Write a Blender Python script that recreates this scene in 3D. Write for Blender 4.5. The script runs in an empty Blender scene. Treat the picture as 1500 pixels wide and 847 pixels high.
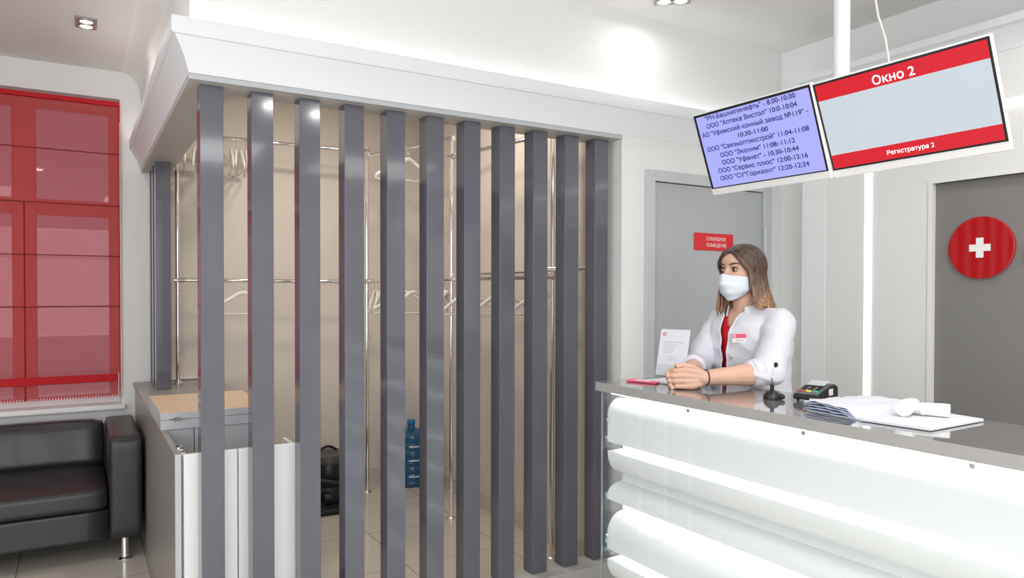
import bpy, bmesh, math, random
from mathutils import Vector, Matrix, noise
random.seed(7)
SC = bpy.context.scene
COL = SC.collection
PI = math.pi

# ------------------------------------------------------------------ camera
F_PX, PPY = 1062.53, 443.89
yaw, pitch, roll = 5.38287694e-01, -1.41408902e-02, 1.77171306e-03
fw = Vector((math.sin(yaw)*math.cos(pitch), math.cos(yaw)*math.cos(pitch), math.sin(pitch)))
rt = Vector((math.cos(yaw), -math.sin(yaw), 0)); up = rt.cross(fw)
r2 = math.cos(roll)*rt + math.sin(roll)*up; u2 = -math.sin(roll)*rt + math.cos(roll)*up
cam = bpy.data.objects.new('camera', bpy.data.cameras.new('camera')); COL.objects.link(cam)
m = Matrix((r2, u2, -fw)).transposed().to_4x4(); m.translation = (0, 0, 1.40)
cam.matrix_world = m
cam.data.sensor_width = 36; cam.data.lens = F_PX/1500*36; cam.data.shift_y = (PPY-423.5)/1500
cam.data.clip_start = .05
SC.camera = cam

# ------------------------------------------------------------------ world, lights, exposure
SC.view_settings.view_transform = 'Standard'; SC.view_settings.look = 'None'
SC.view_settings.gamma = 1; SC.view_settings.use_curve_mapping = False
SC.view_settings.exposure = 0.0
wd = bpy.data.worlds.new('sky'); SC.world = wd; wd.use_nodes = True
bg = wd.node_tree.nodes['Background']; bg.inputs[0].default_value = (.62, .70, .80, 1); bg.inputs[1].default_value = .8

def area(name, loc, rot, sx, sy, power, col=(1, 1, 1), spread=180):
    l = bpy.data.lights.new(name, 'AREA'); l.shape = 'RECTANGLE'; l.size = sx; l.size_y = sy
    l.energy = power; l.color = col; l.spread = math.radians(spread)
    o = bpy.data.objects.new(name, l); o.location = loc; o.rotation_euler = rot; COL.objects.link(o)
    return o
# added soft fill lights, set at two made-up windows behind the camera
area('added_fill_back', (-.6, -2.93, 1.55), (math.radians(90), 0, 0), 3.0, 1.7, 74, (.95, .975, 1))
area('added_fill_side', (-2.23, .6, 1.55), (math.radians(90), 0, math.radians(-90)), 3.0, 1.7, 38, (.95, .975, 1))
# added fill panels behind the camera, and spotlights of the reception hall (their geometry is built below)
FILL_PANELS = [(.9, -1.7, 26), (-1.2, -1.2, 14), (2.7, -1.9, 14)]
for (x, y, e) in FILL_PANELS:
    area('added_fill_light', (x, y, 2.735), (0, 0, 0), 1.15, 1.15, e, (1, .985, .96))
for x, y, e in ((1.22, .28, 9), (1.58, .20, 9), (-.4, 1.0, 5)):
    area('hall_spot_light', (x, y, 2.745), (0, 0, 0), .13, .13, e, (1, .97, .93), 170)
area('cloakroom_spot_light', (1.15, 4.15, 2.745), (0, 0, 0), .16, .16, 8, (1, .90, .78))
area('cloakroom_spot_light', (1.75, 3.55, 2.745), (0, 0, 0), .16, .16, 8, (1, .90, .78))
area('hall_spot_light', (.04, 4.29, 2.74), (0, 0, 0), .09, .05, 2.0, (1, .95, .88), 170)
area('hall_spot_light', (-1.3, 3.2, 2.74), (0, 0, 0), .13, .13, 7, (1, .95, .88), 150)
area('hall_spot_light', (2.37, 2.58, 2.74), (0, 0, 0), .12, .05, 1.0, (1, .97, .93), 175)
area('hall_spot_light', (2.75, 1.2, 2.745), (0, 0, 0), .13, .13, 3.5, (1, .97, .93), 150)

# ------------------------------------------------------------------ materials
MATS = {}
def mat(name, col, rough=.5, metal=0, spec=.5, coat=0, bump=0, bscale=60, emit=None, estr=0, vary=0, vscale=3,
        trans=0, ior=1.45, sss=0, stretch=None):
    if name in MATS: return MATS[name]
    mt = bpy.data.materials.new(name); mt.use_nodes = True; nt = mt.node_tree
    b = nt.nodes['Principled BSDF']
    c = (*col, 1)
    b.inputs['Base Color'].default_value = c; b.inputs['Roughness'].default_value = rough
    b.inputs['Metallic'].default_value = metal; b.inputs['Specular IOR Level'].default_value = spec
    b.inputs['Coat Weight'].default_value = coat; b.inputs['Coat Roughness'].default_value = .04
    b.inputs['Transmission Weight'].default_value = trans; b.inputs['IOR'].default_value = ior
    if sss:
        b.inputs['Subsurface Weight'].default_value = sss; b.inputs['Subsurface Radius'].default_value = (.012, .005, .003)
        b.inputs['Subsurface Scale'].default_value = 1
    if emit:
        b.inputs['Emission Color'].default_value = (*emit, 1); b.inputs['Emission Strength'].default_value = estr
    tc = nt.nodes.new('ShaderNodeTexCoord'); mp = nt.nodes.new('ShaderNodeMapping')
    nt.links.new(tc.outputs['Object'], mp.inputs[0])
    if stretch: mp.inputs['Scale'].default_value = stretch
    if vary:
        n = nt.nodes.new('ShaderNodeTexNoise'); n.inputs['Scale'].default_value = vscale; n.inputs['Detail'].default_value = 4
        mx = nt.nodes.new('ShaderNodeMix'); mx.data_type = 'RGBA'; mx.inputs['A'].default_value = c
        mx.inputs['B'].default_value = (*[max(0, v*(1-vary)) for v in col], 1)
        nt.links.new(mp.outputs[0], n.inputs['Vector']); nt.links.new(n.outputs['Fac'], mx.inputs['Factor'])
        nt.links.new(mx.outputs['Result'], b.inputs['Base Color'])
    if bump:
        n = nt.nodes.new('ShaderNodeTexNoise'); n.inputs['Scale'].default_value = bscale
        bp = nt.nodes.new('ShaderNodeBump'); bp.inputs['Strength'].default_value = bump; bp.inputs['Distance'].default_value = .002
        nt.links.new(mp.outputs[0], n.inputs['Vector']); nt.links.new(n.outputs['Fac'], bp.inputs['Height'])
        nt.links.new(bp.outputs[0], b.inputs['Normal'])
    MATS[name] = mt
    return mt

W_PAINT = mat('white_paint', (.83, .83, .82), .55, vary=.02)
CEIL = mat('ceiling_paint', (.78, .775, .76), .6, vary=.02)
W_GLOSS = mat('white_lacquer', (.86, .87, .88), .28, vary=.01)
BEIGE = mat('cloakroom_paint', (.72, .66, .60), .6, vary=.03)
TRIMW = mat('cornice_plaster', (.80, .82, .85), .5, vary=.02)
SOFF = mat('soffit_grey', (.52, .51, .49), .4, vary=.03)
SLAT = mat('slat_grey_gloss', (.118, .118, .145), .10, coat=.22, spec=.5, vary=.05)
GREYLAM = mat('grey_laminate', (.30, .28, .265), .3, vary=.05)
GREYLT = mat('light_grey_laminate', (.48, .50, .53), .35, vary=.03)
GREYPANEL = mat('grey_wall_panel', (.235, .228, .222), .35, vary=.05)
DOORG = mat('door_grey', (.46, .475, .49), .4, vary=.03)
FRAMEG = mat('frame_grey', (.56, .59, .62), .35, vary=.02)
DARK = mat('dark_gap', (.02, .02, .02), .6, vary=.1)
CHROME = mat('chrome', (.86, .85, .84), .07, 1, vary=.03)
STEEL = mat('brushed_steel', (.62, .61, .59), .25, 1, vary=.05)
PLW = mat('white_plastic', (.84, .84, .84), .35, vary=.02)
HANGW = mat('hanger_white', (.86, .84, .80), .4, vary=.03)
BLK = mat('black_plastic', (.02, .02, .022), .25, vary=.2)
BLKM = mat('black_matte', (.015, .014, .014), .5, vary=.3)
LEATH = mat('black_leather', (.030, .030, .033), .36, spec=.6, bump=.35, bscale=160, vary=.15, vscale=8)
CTOP = mat('counter_top_grey', (.20, .195, .19), .05, coat=.6, vary=.05)
CEDGE = mat('counter_edge_metal', (.40, .395, .385), .3, .1, vary=.05)
WOODL = mat('maple_laminate', (.72, .55, .38), .4, vary=.12, vscale=4, stretch=(1, 9, 1))
RED = mat('sign_red', (.72, .022, .028), .35, vary=.03)
REDG = mat('glossy_red', (.50, .004, .006), .07, coat=.7, vary=.1)
WHT = mat('sign_white', (.9, .9, .9), .4, vary=.01)
PAPER = mat('paper_white', (.74, .75, .81), .6, vary=.03)
PAPERB = mat('paper_blue_white', (.64, .70, .84), .6, vary=.06, vscale=20)
SKIN = mat('skin', (.70, .43, .32), .42, sss=.15, vary=.10, vscale=14, bump=.12, bscale=90)
COAT = mat('coat_cotton', (.70, .70, .765), .75, bump=.25, bscale=500, vary=.02)
SHIRT = mat('red_shirt', (.62, .010, .028), .7, bump=.2, bscale=400, vary=.08)
MASKM = mat('mask_fabric', (.70, .76, .82), .75, bump=.3, bscale=300, vary=.02)
INK = mat('print_ink', (.03, .03, .04), .5, vary=.1)
INKG = mat('print_grey', (.45, .45, .50), .5, vary=.1)
EYEW = mat('eye_white', (.40, .36, .35), .15, vary=.03)
IRIS = mat('iris_brown', (.05, .022, .012), .1, vary=.3, vscale=300)
LASH = mat('lash_dark', (.03, .018, .014), .6, vary=.2)
BROW = mat('brow_brown', (.13, .075, .05), .8, vary=.3, vscale=200)
LIP = mat('lip_pink', (.6, .25, .22), .4, vary=.05)
NAIL = mat('nail_pink', (.80, .50, .44), .2, vary=.02)
PINK = mat('badge_pink', (.88, .12, .22), .35, vary=.02)
YEL = mat('yellow_plastic', (.85, .75, .03), .35, vary=.05)
GRN = mat('green_key', (.05, .45, .32), .4, vary=.05)
TROUS = mat('white_trousers', (.8, .8, .82), .8, vary=.03)
LED = mat('led_strip', (1, 1, 1), .5, emit=(.96, .985, 1), estr=10)
COVE = mat('cove_led', (1, 1, 1), .5, emit=(.97, .985, 1), estr=5.6)
COVEW = mat('cove_led_warm', (1, 1, 1), .5, emit=(1, .93, .82), estr=5)
LINE = mat('led_profile', (1, 1, 1), .5, emit=(1, 1, 1), estr=1.6)
LAMP = mat('lamp_face', (1, 1, 1), .5, emit=(1, .98, .94), estr=7)
SCRB = mat('screen_blue', (.1, .1, .2), .3, emit=(.35, .37, .86), estr=1.0)
SCRG = mat('screen_grey', (.1, .1, .1), .3, emit=(.56, .63, .70), estr=.92)
SCRR = mat('screen_red', (.1, 0, 0), .3, emit=(.62, .012, .030), estr=1.0)
SCRW = mat('screen_white', (.5, .5, .5), .3, emit=(.85, .80, .84), estr=1.0)
SCRT = mat('screen_text_navy', (.02, .02, .06), .3, emit=(.02, .02, .12), estr=1.0)

def clear_glass(name, tint, refl=.12, rough=.0):
    mt = bpy.data.materials.new(name); mt.use_nodes = True; nt = mt.node_tree; nt.nodes.clear()
    o = nt.nodes.new('ShaderNodeOutputMaterial'); t = nt.nodes.new('ShaderNodeBsdfTransparent'); g = nt.nodes.new('ShaderNodeBsdfGlossy')
    fr = nt.nodes.new('ShaderNodeLayerWeight'); pw = nt.nodes.new('ShaderNodeMath'); pw.operation = 'POWER'; pw.inputs[1].default_value = 5
    nt.links.new(fr.outputs['Facing'], pw.inputs[0])
    ad = nt.nodes.new('ShaderNodeMath'); ad.operation = 'MULTIPLY_ADD'; ad.inputs[1].default_value = .8; ad.inputs[2].default_value = refl*.3
    t.inputs[0].default_value = (*tint, 1); g.inputs['Roughness'].default_value = rough
    mx = nt.nodes.new('ShaderNodeMixShader')
    nt.links.new(pw.outputs[0], ad.inputs[0]); nt.links.new(ad.outputs[0], mx.inputs[0])
    nt.links.new(t.outputs[0], mx.inputs[1]); nt.links.new(g.outputs[0], mx.inputs[2]); nt.links.new(mx.outputs[0], o.inputs[0])
    return mt
GLASS = clear_glass('clear_glass', (.98, .992, .99))
PANE = clear_glass('window_pane', (.80, .82, .84), .5)
GEDGE = mat('glass_edge', (.34, .42, .40), .1, coat=.5, vary=.1)
BOTT = mat('blue_bottle', (.02, .20, .42), .12, trans=.45, coat=.4, vary=.15, vscale=6)

def blind_mat():
    mt = bpy.data.materials.new('sheer_red_fabric'); mt.use_nodes = True; nt = mt.node_tree; nt.nodes.clear()
    o = nt.nodes.new('ShaderNodeOutputMaterial')
    d = nt.nodes.new('ShaderNodeBsdfDiffuse'); d.inputs[0].default_value = (.60, .012, .018, 1)
    tl = nt.nodes.new('ShaderNodeBsdfTranslucent'); tl.inputs[0].default_value = (.60, .012, .018, 1)
    t = nt.nodes.new('ShaderNodeBsdfTransparent'); t.inputs[0].default_value = (1, .76, .74, 1)
    m1 = nt.nodes.new('ShaderNodeMixShader'); m1.inputs[0].default_value = .35
    m2 = nt.nodes.new('ShaderNodeMixShader')
    tc = nt.nodes.new('ShaderNodeTexCoord'); w = nt.nodes.new('ShaderNodeTexNoise'); w.inputs['Scale'].default_value = 400
    mr = nt.nodes.new('ShaderNodeMapRange'); mr.inputs['To Min'].default_value = .30; mr.inputs['To Max'].default_value = .48
    nt.links.new(tc.outputs['Object'], w.inputs['Vector']); nt.links.new(w.outputs['Fac'], mr.inputs['Value'])
    nt.links.new(mr.outputs[0], m2.inputs[0])
    nt.links.new(d.outputs[0], m1.inputs[1]); nt.links.new(tl.outputs[0], m1.inputs[2])
    nt.links.new(m1.outputs[0], m2.inputs[1]); nt.links.new(t.outputs[0], m2.inputs[2]); nt.links.new(m2.outputs[0], o.inputs[0])
    return mt
SHEER = blind_mat()
REDF = mat('solid_red_fabric', (.55, .010, .016), .8, bump=.3, bscale=500, vary=.08)

def tile_mat(name, c1, c2, mortar, pitch, ox, oy, rough):
    mt = bpy.data.materials.new(name); mt.use_nodes = True; nt = mt.node_tree; b = nt.nodes['Principled BSDF']
    g = nt.nodes.new('ShaderNodeNewGeometry'); mp = nt.nodes.new('ShaderNodeMapping'); mp.inputs['Location'].default_value = (-ox, -oy, 0)
    br = nt.nodes.new('ShaderNodeTexBrick'); br.offset = 0; br.inputs['Scale'].default_value = 1
    br.inputs['Brick Width'].default_value = pitch; br.inputs['Row Height'].default_value = pitch
    br.inputs['Mortar Size'].default_value = .0022; br.inputs['Mortar Smooth'].default_value = 0
    br.inputs['Color1'].default_value = (*c1, 1); br.inputs['Color2'].default_value = (*c2, 1); br.inputs['Mortar'].default_value = (*mortar, 1)
    n = nt.nodes.new('ShaderNodeTexNoise'); n.inputs['Scale'].default_value = 5; n.inputs['Detail'].default_value = 5
    mx = nt.nodes.new('ShaderNodeMix'); mx.data_type = 'RGBA'; mx.blend_type = 'MULTIPLY'; mx.inputs['Factor'].default_value = .12
    nt.links.new(g.outputs['Position'], mp.inputs[0]); nt.links.new(mp.outputs[0], br.inputs['Vector']); nt.links.new(g.outputs['Position'], n.inputs['Vector'])
    nt.links.new(br.outputs['Color'], mx.inputs['A']); nt.links.new(n.outputs['Fac'], mx.inputs['B'])
    nt.links.new(mx.outputs['Result'], b.inputs['Base Color'])
    b.inputs['Roughness'].default_value = rough; b.inputs['Coat Weight'].default_value = .3
    return mt
TILE = tile_mat('floor_tiles', (.66, .61, .54), (.64, .59, .52), (.22, .19, .16), .57, .295, 4.02, .14)

def hair_mat():
    mt = bpy.data.materials.new('ombre_hair'); mt.use_nodes = True; nt = mt.node_tree; b = nt.nodes['Principled BSDF']
    g = nt.nodes.new('ShaderNodeNewGeometry'); sp = nt.nodes.new('ShaderNodeSeparateXYZ'); mr = nt.nodes.new('ShaderNodeMapRange')
    mr.inputs['From Min'].default_value = 1.58; mr.inputs['From Max'].default_value = 1.335
    cr = nt.nodes.new('ShaderNodeValToRGB'); e = cr.color_ramp.elements
    e[0].position = .1; e[0].color = (.065, .040, .028, 1); e[1].position = 1; e[1].color = (.38, .22, .12, 1)
    k = e.new(.58); k.color = (.125, .075, .048, 1)
    mp = nt.nodes.new('ShaderNodeMapping'); mp.inputs['Scale'].default_value = (1, 1, .07)
    n = nt.nodes.new('ShaderNodeTexNoise'); n.inputs['Scale'].default_value = 170; n.inputs['Detail'].default_value = 5
    mx = nt.nodes.new('ShaderNodeMix'); mx.data_type = 'RGBA'; mx.blend_type = 'OVERLAY'; mx.inputs['Factor'].default_value = .8
    nt.links.new(g.outputs['Position'], sp.inputs[0]); nt.links.new(sp.outputs['Z'], mr.inputs['Value']); nt.links.new(mr.outputs[0], cr.inputs[0])
    nt.links.new(g.outputs['Position'], mp.inputs[0]); nt.links.new(mp.outputs[0], n.inputs['Vector'])
    ms = nt.nodes.new('ShaderNodeMapRange'); ms.inputs['From Min'].default_value = .32; ms.inputs['From Max'].default_value = .68; nt.links.new(n.outputs['Fac'], ms.inputs['Value'])
    nt.links.new(cr.outputs[0], mx.inputs['A']); nt.links.new(ms.outputs[0], mx.inputs['B']); nt.links.new(mx.outputs['Result'], b.inputs['Base Color'])
    bp = nt.nodes.new('ShaderNodeBump'); bp.inputs['Strength'].default_value = .5; bp.inputs['Distance'].default_value = .003
    nt.links.new(n.outputs['Fac'], bp.inputs['Height']); nt.links.new(bp.outputs[0], b.inputs['Normal'])
    b.inputs['Roughness'].default_value = .38
    return mt
HAIR = hair_mat()

# ------------------------------------------------------------------ mesh helpers (all coordinates in metres, world space)
WM = {}                                   # world matrix of every object we made
class MB:
    def __init__(s): s.bm = bmesh.new()
    def box(s, x0, x1, y0, y1, z0, z1, M=None):
        v = [s.bm.verts.new(Vector(p) if M is None else M @ Vector(p)) for p in
             ((x0,y0,z0),(x1,y0,z0),(x1,y1,z0),(x0,y1,z0),(x0,y0,z1),(x1,y0,z1),(x1,y1,z1),(x0,y1,z1))]
        for f in ((0,3,2,1),(4,5,6,7),(0,1,5,4),(1,2,6,5),(2,3,7,6),(3,0,4,7)): s.bm.faces.new([v[i] for i in f])
        return s
    def rbox(s, x0, x1, y0, y1, z0, z1, r=.004, seg=2, M=None):
        t = bmesh.new(); a = MB(); a.bm = t; a.box(x0, x1, y0, y1, z0, z1)
        bmesh.ops.bevel(t, geom=list(t.edges), offset=r, segments=seg, profile=.5, affect='EDGES')
        if M is not None: bmesh.ops.transform(t, matrix=M, verts=t.verts)
        return s.add(t)
    def add(s, t):
        me = bpy.data.meshes.new('tmp'); t.to_mesh(me); s.bm.from_mesh(me); bpy.data.meshes.remove(me); t.free(); return s
    def cyl(s, p0, p1, r0, r1=None, n=20, cap=True):
        r1 = r0 if r1 is None else r1
        p0, p1 = Vector(p0), Vector(p1); q = (p1-p0).to_track_quat('Z', 'Y')
        rings = []
        for p, r in ((p0, r0), (p1, r1)):
            rings.append([s.bm.verts.new(p + q @ Vector((r*math.cos(2*PI*i/n), r*math.sin(2*PI*i/n), 0))) for i in range(n)])
        for i in range(n): s.bm.faces.new((rings[0][i], rings[0][(i+1) % n], rings[1][(i+1) % n], rings[1][i]))
        if cap: s.bm.faces.new(rings[0][::-1]); s.bm.faces.new(rings[1])
        return s
    def lathe(s, prof, c, axis=(0, 0, 1), n=32):
        c = Vector(c); q = Vector(axis).to_track_quat('Z', 'Y'); rings = []
        for r, z in prof:
            if r < 1e-6: rings.append([s.bm.verts.new(c + q @ Vector((0, 0, z)))])
            else: rings.append([s.bm.verts.new(c + q @ Vector((r*math.cos(2*PI*i/n), r*math.sin(2*PI*i/n), z))) for i in range(n)])
        for a, b in zip(rings, rings[1:]):
            for i in range(n):
                j = (i+1) % n
                if len(a) == 1 and len(b) == 1: continue
                if len(a) == 1: s.bm.faces.new((a[0], b[j], b[i]))
                elif len(b) == 1: s.bm.faces.new((a[i], a[j], b[0]))
                else: s.bm.faces.new((a[i], a[j], b[j], b[i]))
        return s
    def ell(s, c, r, rot=None, n=16):
        R = rot if rot is not None else Matrix.Identity(3)
        bmesh.ops.create_uvsphere(s.bm, u_segments=n, v_segments=n//2+2, radius=1,
            matrix=Matrix.Translation(Vector(c)) @ R.to_4x4() @ Matrix.Diagonal((r[0], r[1], r[2], 1)))
        return s
    def tube(s, pts, r, n=10, closed=False, flat=None):
        pts = [Vector(p) for p in pts]; N = len(pts); rr = r if isinstance(r, (list, tuple)) else [r]*N; rings = []
        prev = None
        for i, p in enumerate(pts):
            if closed: t = (pts[(i+1) % N]-pts[i-1])
            else: t = pts[min(i+1, N-1)]-pts[max(i-1, 0)]
            t.normalize()
            if prev is None:
                a = Vector((0, 0, 1)) if abs(t.z) < .9 else Vector((1, 0, 0)); prev = (a - t*a.dot(t)).normalized()
            else: prev = (prev - t*prev.dot(t)).normalized()
            b = t.cross(prev)
            fx = 1 if flat is None else flat
            rings.append([s.bm.verts.new(p + rr[i]*(math.cos(2*PI*k/n)*prev + fx*math.sin(2*PI*k/n)*b)) for k in range(n)])
        M = N if closed else N-1
        for i in range(M):
            a, b = rings[i], rings[(i+1) % N]
            for k in range(n): s.bm.faces.new((a[k], a[(k+1) % n], b[(k+1) % n], b[k]))
        if not closed: s.bm.faces.new(rings[0][::-1]); s.bm.faces.new(rings[-1])
        return s
    def caps(s, pts, rr, n=14):          # chain of tapered capsules, for fusing
        for i, p in enumerate(pts):
            s.ell(p, (rr[i],)*3, n=n)
            if i: s.cyl(pts[i-1], p, rr[i-1], rr[i], n=n)
        return s
    def loft(s, rings, cap=True):
        R = [[s.bm.verts.new(p) for p in r] for r in rings]; n = len(R[0])
        for a, b in zip(R, R[1:]):
            for k in range(n): s.bm.faces.new((a[k], a[(k+1) % n], b[(k+1) % n], b[k]))
        if cap: s.bm.faces.new(R[0][::-1]); s.bm.faces.new(R[-1])
        return s
    def grid(s, rows):
        R = [[s.bm.verts.new(p) for p in r] for r in rows]
        for a, b in zip(R, R[1:]):
            for k in range(len(a)-1): s.bm.faces.new((a[k], a[k+1], b[k+1], b[k]))
        return s
    def prism(s, poly, axis, a0, a1):
        """poly: 2D points in the plane normal to axis (0=x:(y,z), 1=y:(x,z), 2=z:(x,y))"""
        def P(u, v, a): return {0: (a, u, v), 1: (u, a, v), 2: (u, v, a)}[axis]
        A = [s.bm.verts.new(P(u, v, a0)) for u, v in poly]; B = [s.bm.verts.new(P(u, v, a1)) for u, v in poly]
        n = len(poly)
        for k in range(n): s.bm.faces.new((A[k], A[(k+1) % n], B[(k+1) % n], B[k]))
        s.bm.faces.new(A[::-1]); s.bm.faces.new(B)
        return s
    def build(s, name, m, parent=None, smooth=False, bevel=0, kind=None, local=False, normals=True):
        if normals: bmesh.ops.recalc_face_normals(s.bm, faces=s.bm.faces)
        me = bpy.data.meshes.new(name)
        o = bpy.data.objects.new(name, me); COL.objects.link(o)
        if parent is not None:
            o.parent = parent; Mw = WM[parent.name]; WM[o.name] = Mw.copy()
            if not local: bmesh.ops.transform(s.bm, matrix=Mw.inverted(), verts=s.bm.verts)
        elif not local:
            c = [v.co for v in s.bm.verts]
            lo = Vector([min(p[i] for p in c) for i in range(3)]); hi = Vector([max(p[i] for p in c) for i in range(3)])
            org = Vector(((lo.x+hi.x)/2, (lo.y+hi.y)/2, lo.z)); Mw = Matrix.Translation(org); o.location = org; WM[o.name] = Mw
            bmesh.ops.transform(s.bm, matrix=Mw.inverted(), verts=s.bm.verts)
        s.bm.to_mesh(me); s.bm.free()
        if smooth:
            for p in me.polygons: p.use_smooth = True
            if smooth != 'all': me.set_sharp_from_angle(angle=math.radians(40))
        for mm in (m if isinstance(m, (list, tuple)) else [m]): me.materials.append(mm)
        if bevel:
            b = o.modifiers.new('bevel', 'BEVEL'); b.width = bevel; b.segments = 2; b.limit_method = 'ANGLE'
        if kind: o['kind'] = kind
        return o

def thing(name, label, cat, loc=(0, 0, 0), group=None):
    o = bpy.data.objects.new(name, None); COL.objects.link(o); o.location = loc; o.empty_display_size = .1
    WM[o.name] = Matrix.Translation(Vector(loc))
    return tag(o, label, cat, group)
def tag(o, label, cat, group=None):
    o['label'] = label; o['category'] = cat
    if group: o['group'] = group
    return o
def struct(name, mb, m, **k): return mb.build(name, m, kind='structure', **k)

def fused(mb, voxel, iters=4, disp=None):
    """voxel-union of overlapping closed volumes -> one continuous surface"""
    me = bpy.data.meshes.new('tmp'); bmesh.ops.recalc_face_normals(mb.bm, faces=mb.bm.faces); mb.bm.to_mesh(me); mb.bm.free()
    o = bpy.data.objects.new('tmp', me); COL.objects.link(o)
    r = o.modifiers.new('r', 'REMESH'); r.mode = 'VOXEL'; r.voxel_size = voxel
    sm = o.modifiers.new('s', 'SMOOTH'); sm.iterations = iters; sm.factor = .5
    bpy.context.view_layer.update()
    ev = o.evaluated_get(bpy.context.evaluated_depsgraph_get()); m2 = bpy.data.meshes.new_from_object(ev)
    out = MB(); out.bm.from_mesh(m2)
    bpy.data.objects.remove(o); bpy.data.meshes.remove(m2)
    if disp:
        out.bm.normal_update()
        for v in out.bm.verts: v.co += v.normal*disp(v.co)
    return out

def fill_outline(me, bold):
    """fill glyph outlines by non-zero winding (overlapping contours stay solid)"""
    from mathutils.geometry import delaunay_2d_cdt
    nb = {}
    for e in me.edges:
        a, b = e.vertices; nb.setdefault(a, []).append(b); nb.setdefault(b, []).append(a)
    seen = set(); loops = []
    for v in range(len(me.vertices)):
        if v in seen or v not in nb: continue
        loop = [v]; seen.add(v); cur = v
        nx = v+1 if v+1 in nb[v] else nb[v][0]
        while nx not in seen:
            loop.append(nx); seen.add(nx); c = [k for k in nb[nx] if k != cur]; cur = nx
            if not c: break
            nx = c[0]
        if len(loop) > 2: loops.append([Vector(me.vertices[i].co[:2]) for i in loop])
    if bold:
        L2 = []
        def info(L): return (sum(L[i-1].x*L[i].y-L[i].x*L[i-1].y for i in range(len(L)))/2, min(p.x for p in L), max(p.x for p in L))
        inf = [info(L) for L in loops]
        for L, (ar, x0, x1) in zip(loops, inf):
            big = max((t for t in inf if t[1] < (x0+x1)/2 < t[2]), key=lambda t: abs(t[0]), default=(ar, 0, 0))
            sg_ = -1 if big[0] > 0 else 1
            n = len(L); q = []
            for i in range(n):
                a = (L[i]-L[i-1]); b = (L[(i+1) % n]-L[i])
                if a.length < 1e-7 or b.length < 1e-7: q.append(L[i]); continue
                t = (a.normalized()+b.normalized())
                if t.length < 1e-4: q.append(L[i]); continue
                t.normalize(); q.append(L[i]+Vector((-t.y, t.x))*bold*sg_)
            L2.append(q)
        loops = L2
    pts = []; edges = []
    for L in loops:
        k = len(pts); pts += L; edges += [(k+i, k+(i+1) % len(L)) for i in range(len(L))]
    vo, eo, fo, *_ = delaunay_2d_cdt(pts, edges, [], 0, 1e-6)
    segs = [(L[i], L[(i+1) % len(L)]) for L in loops for i in range(len(L))]
    keep = []
    for f in fo:
        c = sum((vo[i] for i in f), Vector((0, 0)))/len(f); w = 0
        for a, b in segs:
            if (a.y <= c.y) != (b.y <= c.y):
                x = a.x+(c.y-a.y)*(b.x-a.x)/(b.y-a.y)
                if x > c.x: w += 1 if b.y > a.y else -1
        if w: keep.append(f)
    m2 = bpy.data.meshes.new('t'); m2.from_pydata([(v.x, v.y, 0) for v in vo], [], keep); bpy.data.meshes.remove(me)
    return m2
def text_mb(lines, M, depth=.0006, bold=.016):
    """lines: (string, x0, x1, ybase, capheight) in the plane of M (x right, y up); fitted in width and height"""
    mb = MB()
    for s_, x0, x1, yb, ch in lines:
        cu = bpy.data.curves.new('t', 'FONT'); cu.body = s_; cu.size = 1; cu.extrude = 0; cu.resolution_u = 3; cu.fill_mode = 'NONE'
        o = bpy.data.objects.new('t', cu); COL.objects.link(o); bpy.context.view_layer.update()
        me = fill_outline(bpy.data.meshes.new_from_object(o.evaluated_get(bpy.context.evaluated_depsgraph_get())), bold)
        xs = [me.vertices[i].co.x for p in me.polygons for i in p.vertices]
        if not xs: bpy.data.objects.remove(o); continue
        a, b = min(xs), max(xs); sx = (x1-x0)/(b-a); sy = ch/.72
        t = bmesh.new(); t.from_mesh(me)
        for v in t.verts: v.co = M @ Vector((x0+(v.co.x-a)*sx, yb+v.co.y*sy, depth))
        mb.add(t); bpy.data.objects.remove(o); bpy.data.meshes.remove(me)
    return mb
def frame_M(org, u, v):
    u = Vector(u).normalized(); v = Vector(v); v = (v-u*v.dot(u)).normalized(); n = u.cross(v)
    M = Matrix((u, v, n)).transposed().to_4x4(); M.translation = Vector(org); return M

# ================================================================== THE SETTING
H = 2.77
XL, XR, YB, YW = -2.3, 3.46, -3.0, 5.15
struct('floor', MB().box(XL, XR+.2, YB, YW+.2, -.06, 0), TILE)
struct('ceiling', MB().box(XL-.1, XR+.2, YB-.1, YW+.3, H, H+.1), CEIL)
# window wall with its opening
wx0, wx1, wz0, wz1 = -1.75, .226, .70, 2.60
w = MB(); w.box(XL-.1, wx0, YW, YW+.28, 0, H).box(wx1, XR+.2, YW, YW+.28, 0, H)
w.box(wx0, wx1, YW, YW+.28, 0, wz0).box(wx0, wx1, YW, YW+.28, wz1, H)
struct('wall_window', w, W_PAINT)
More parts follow.
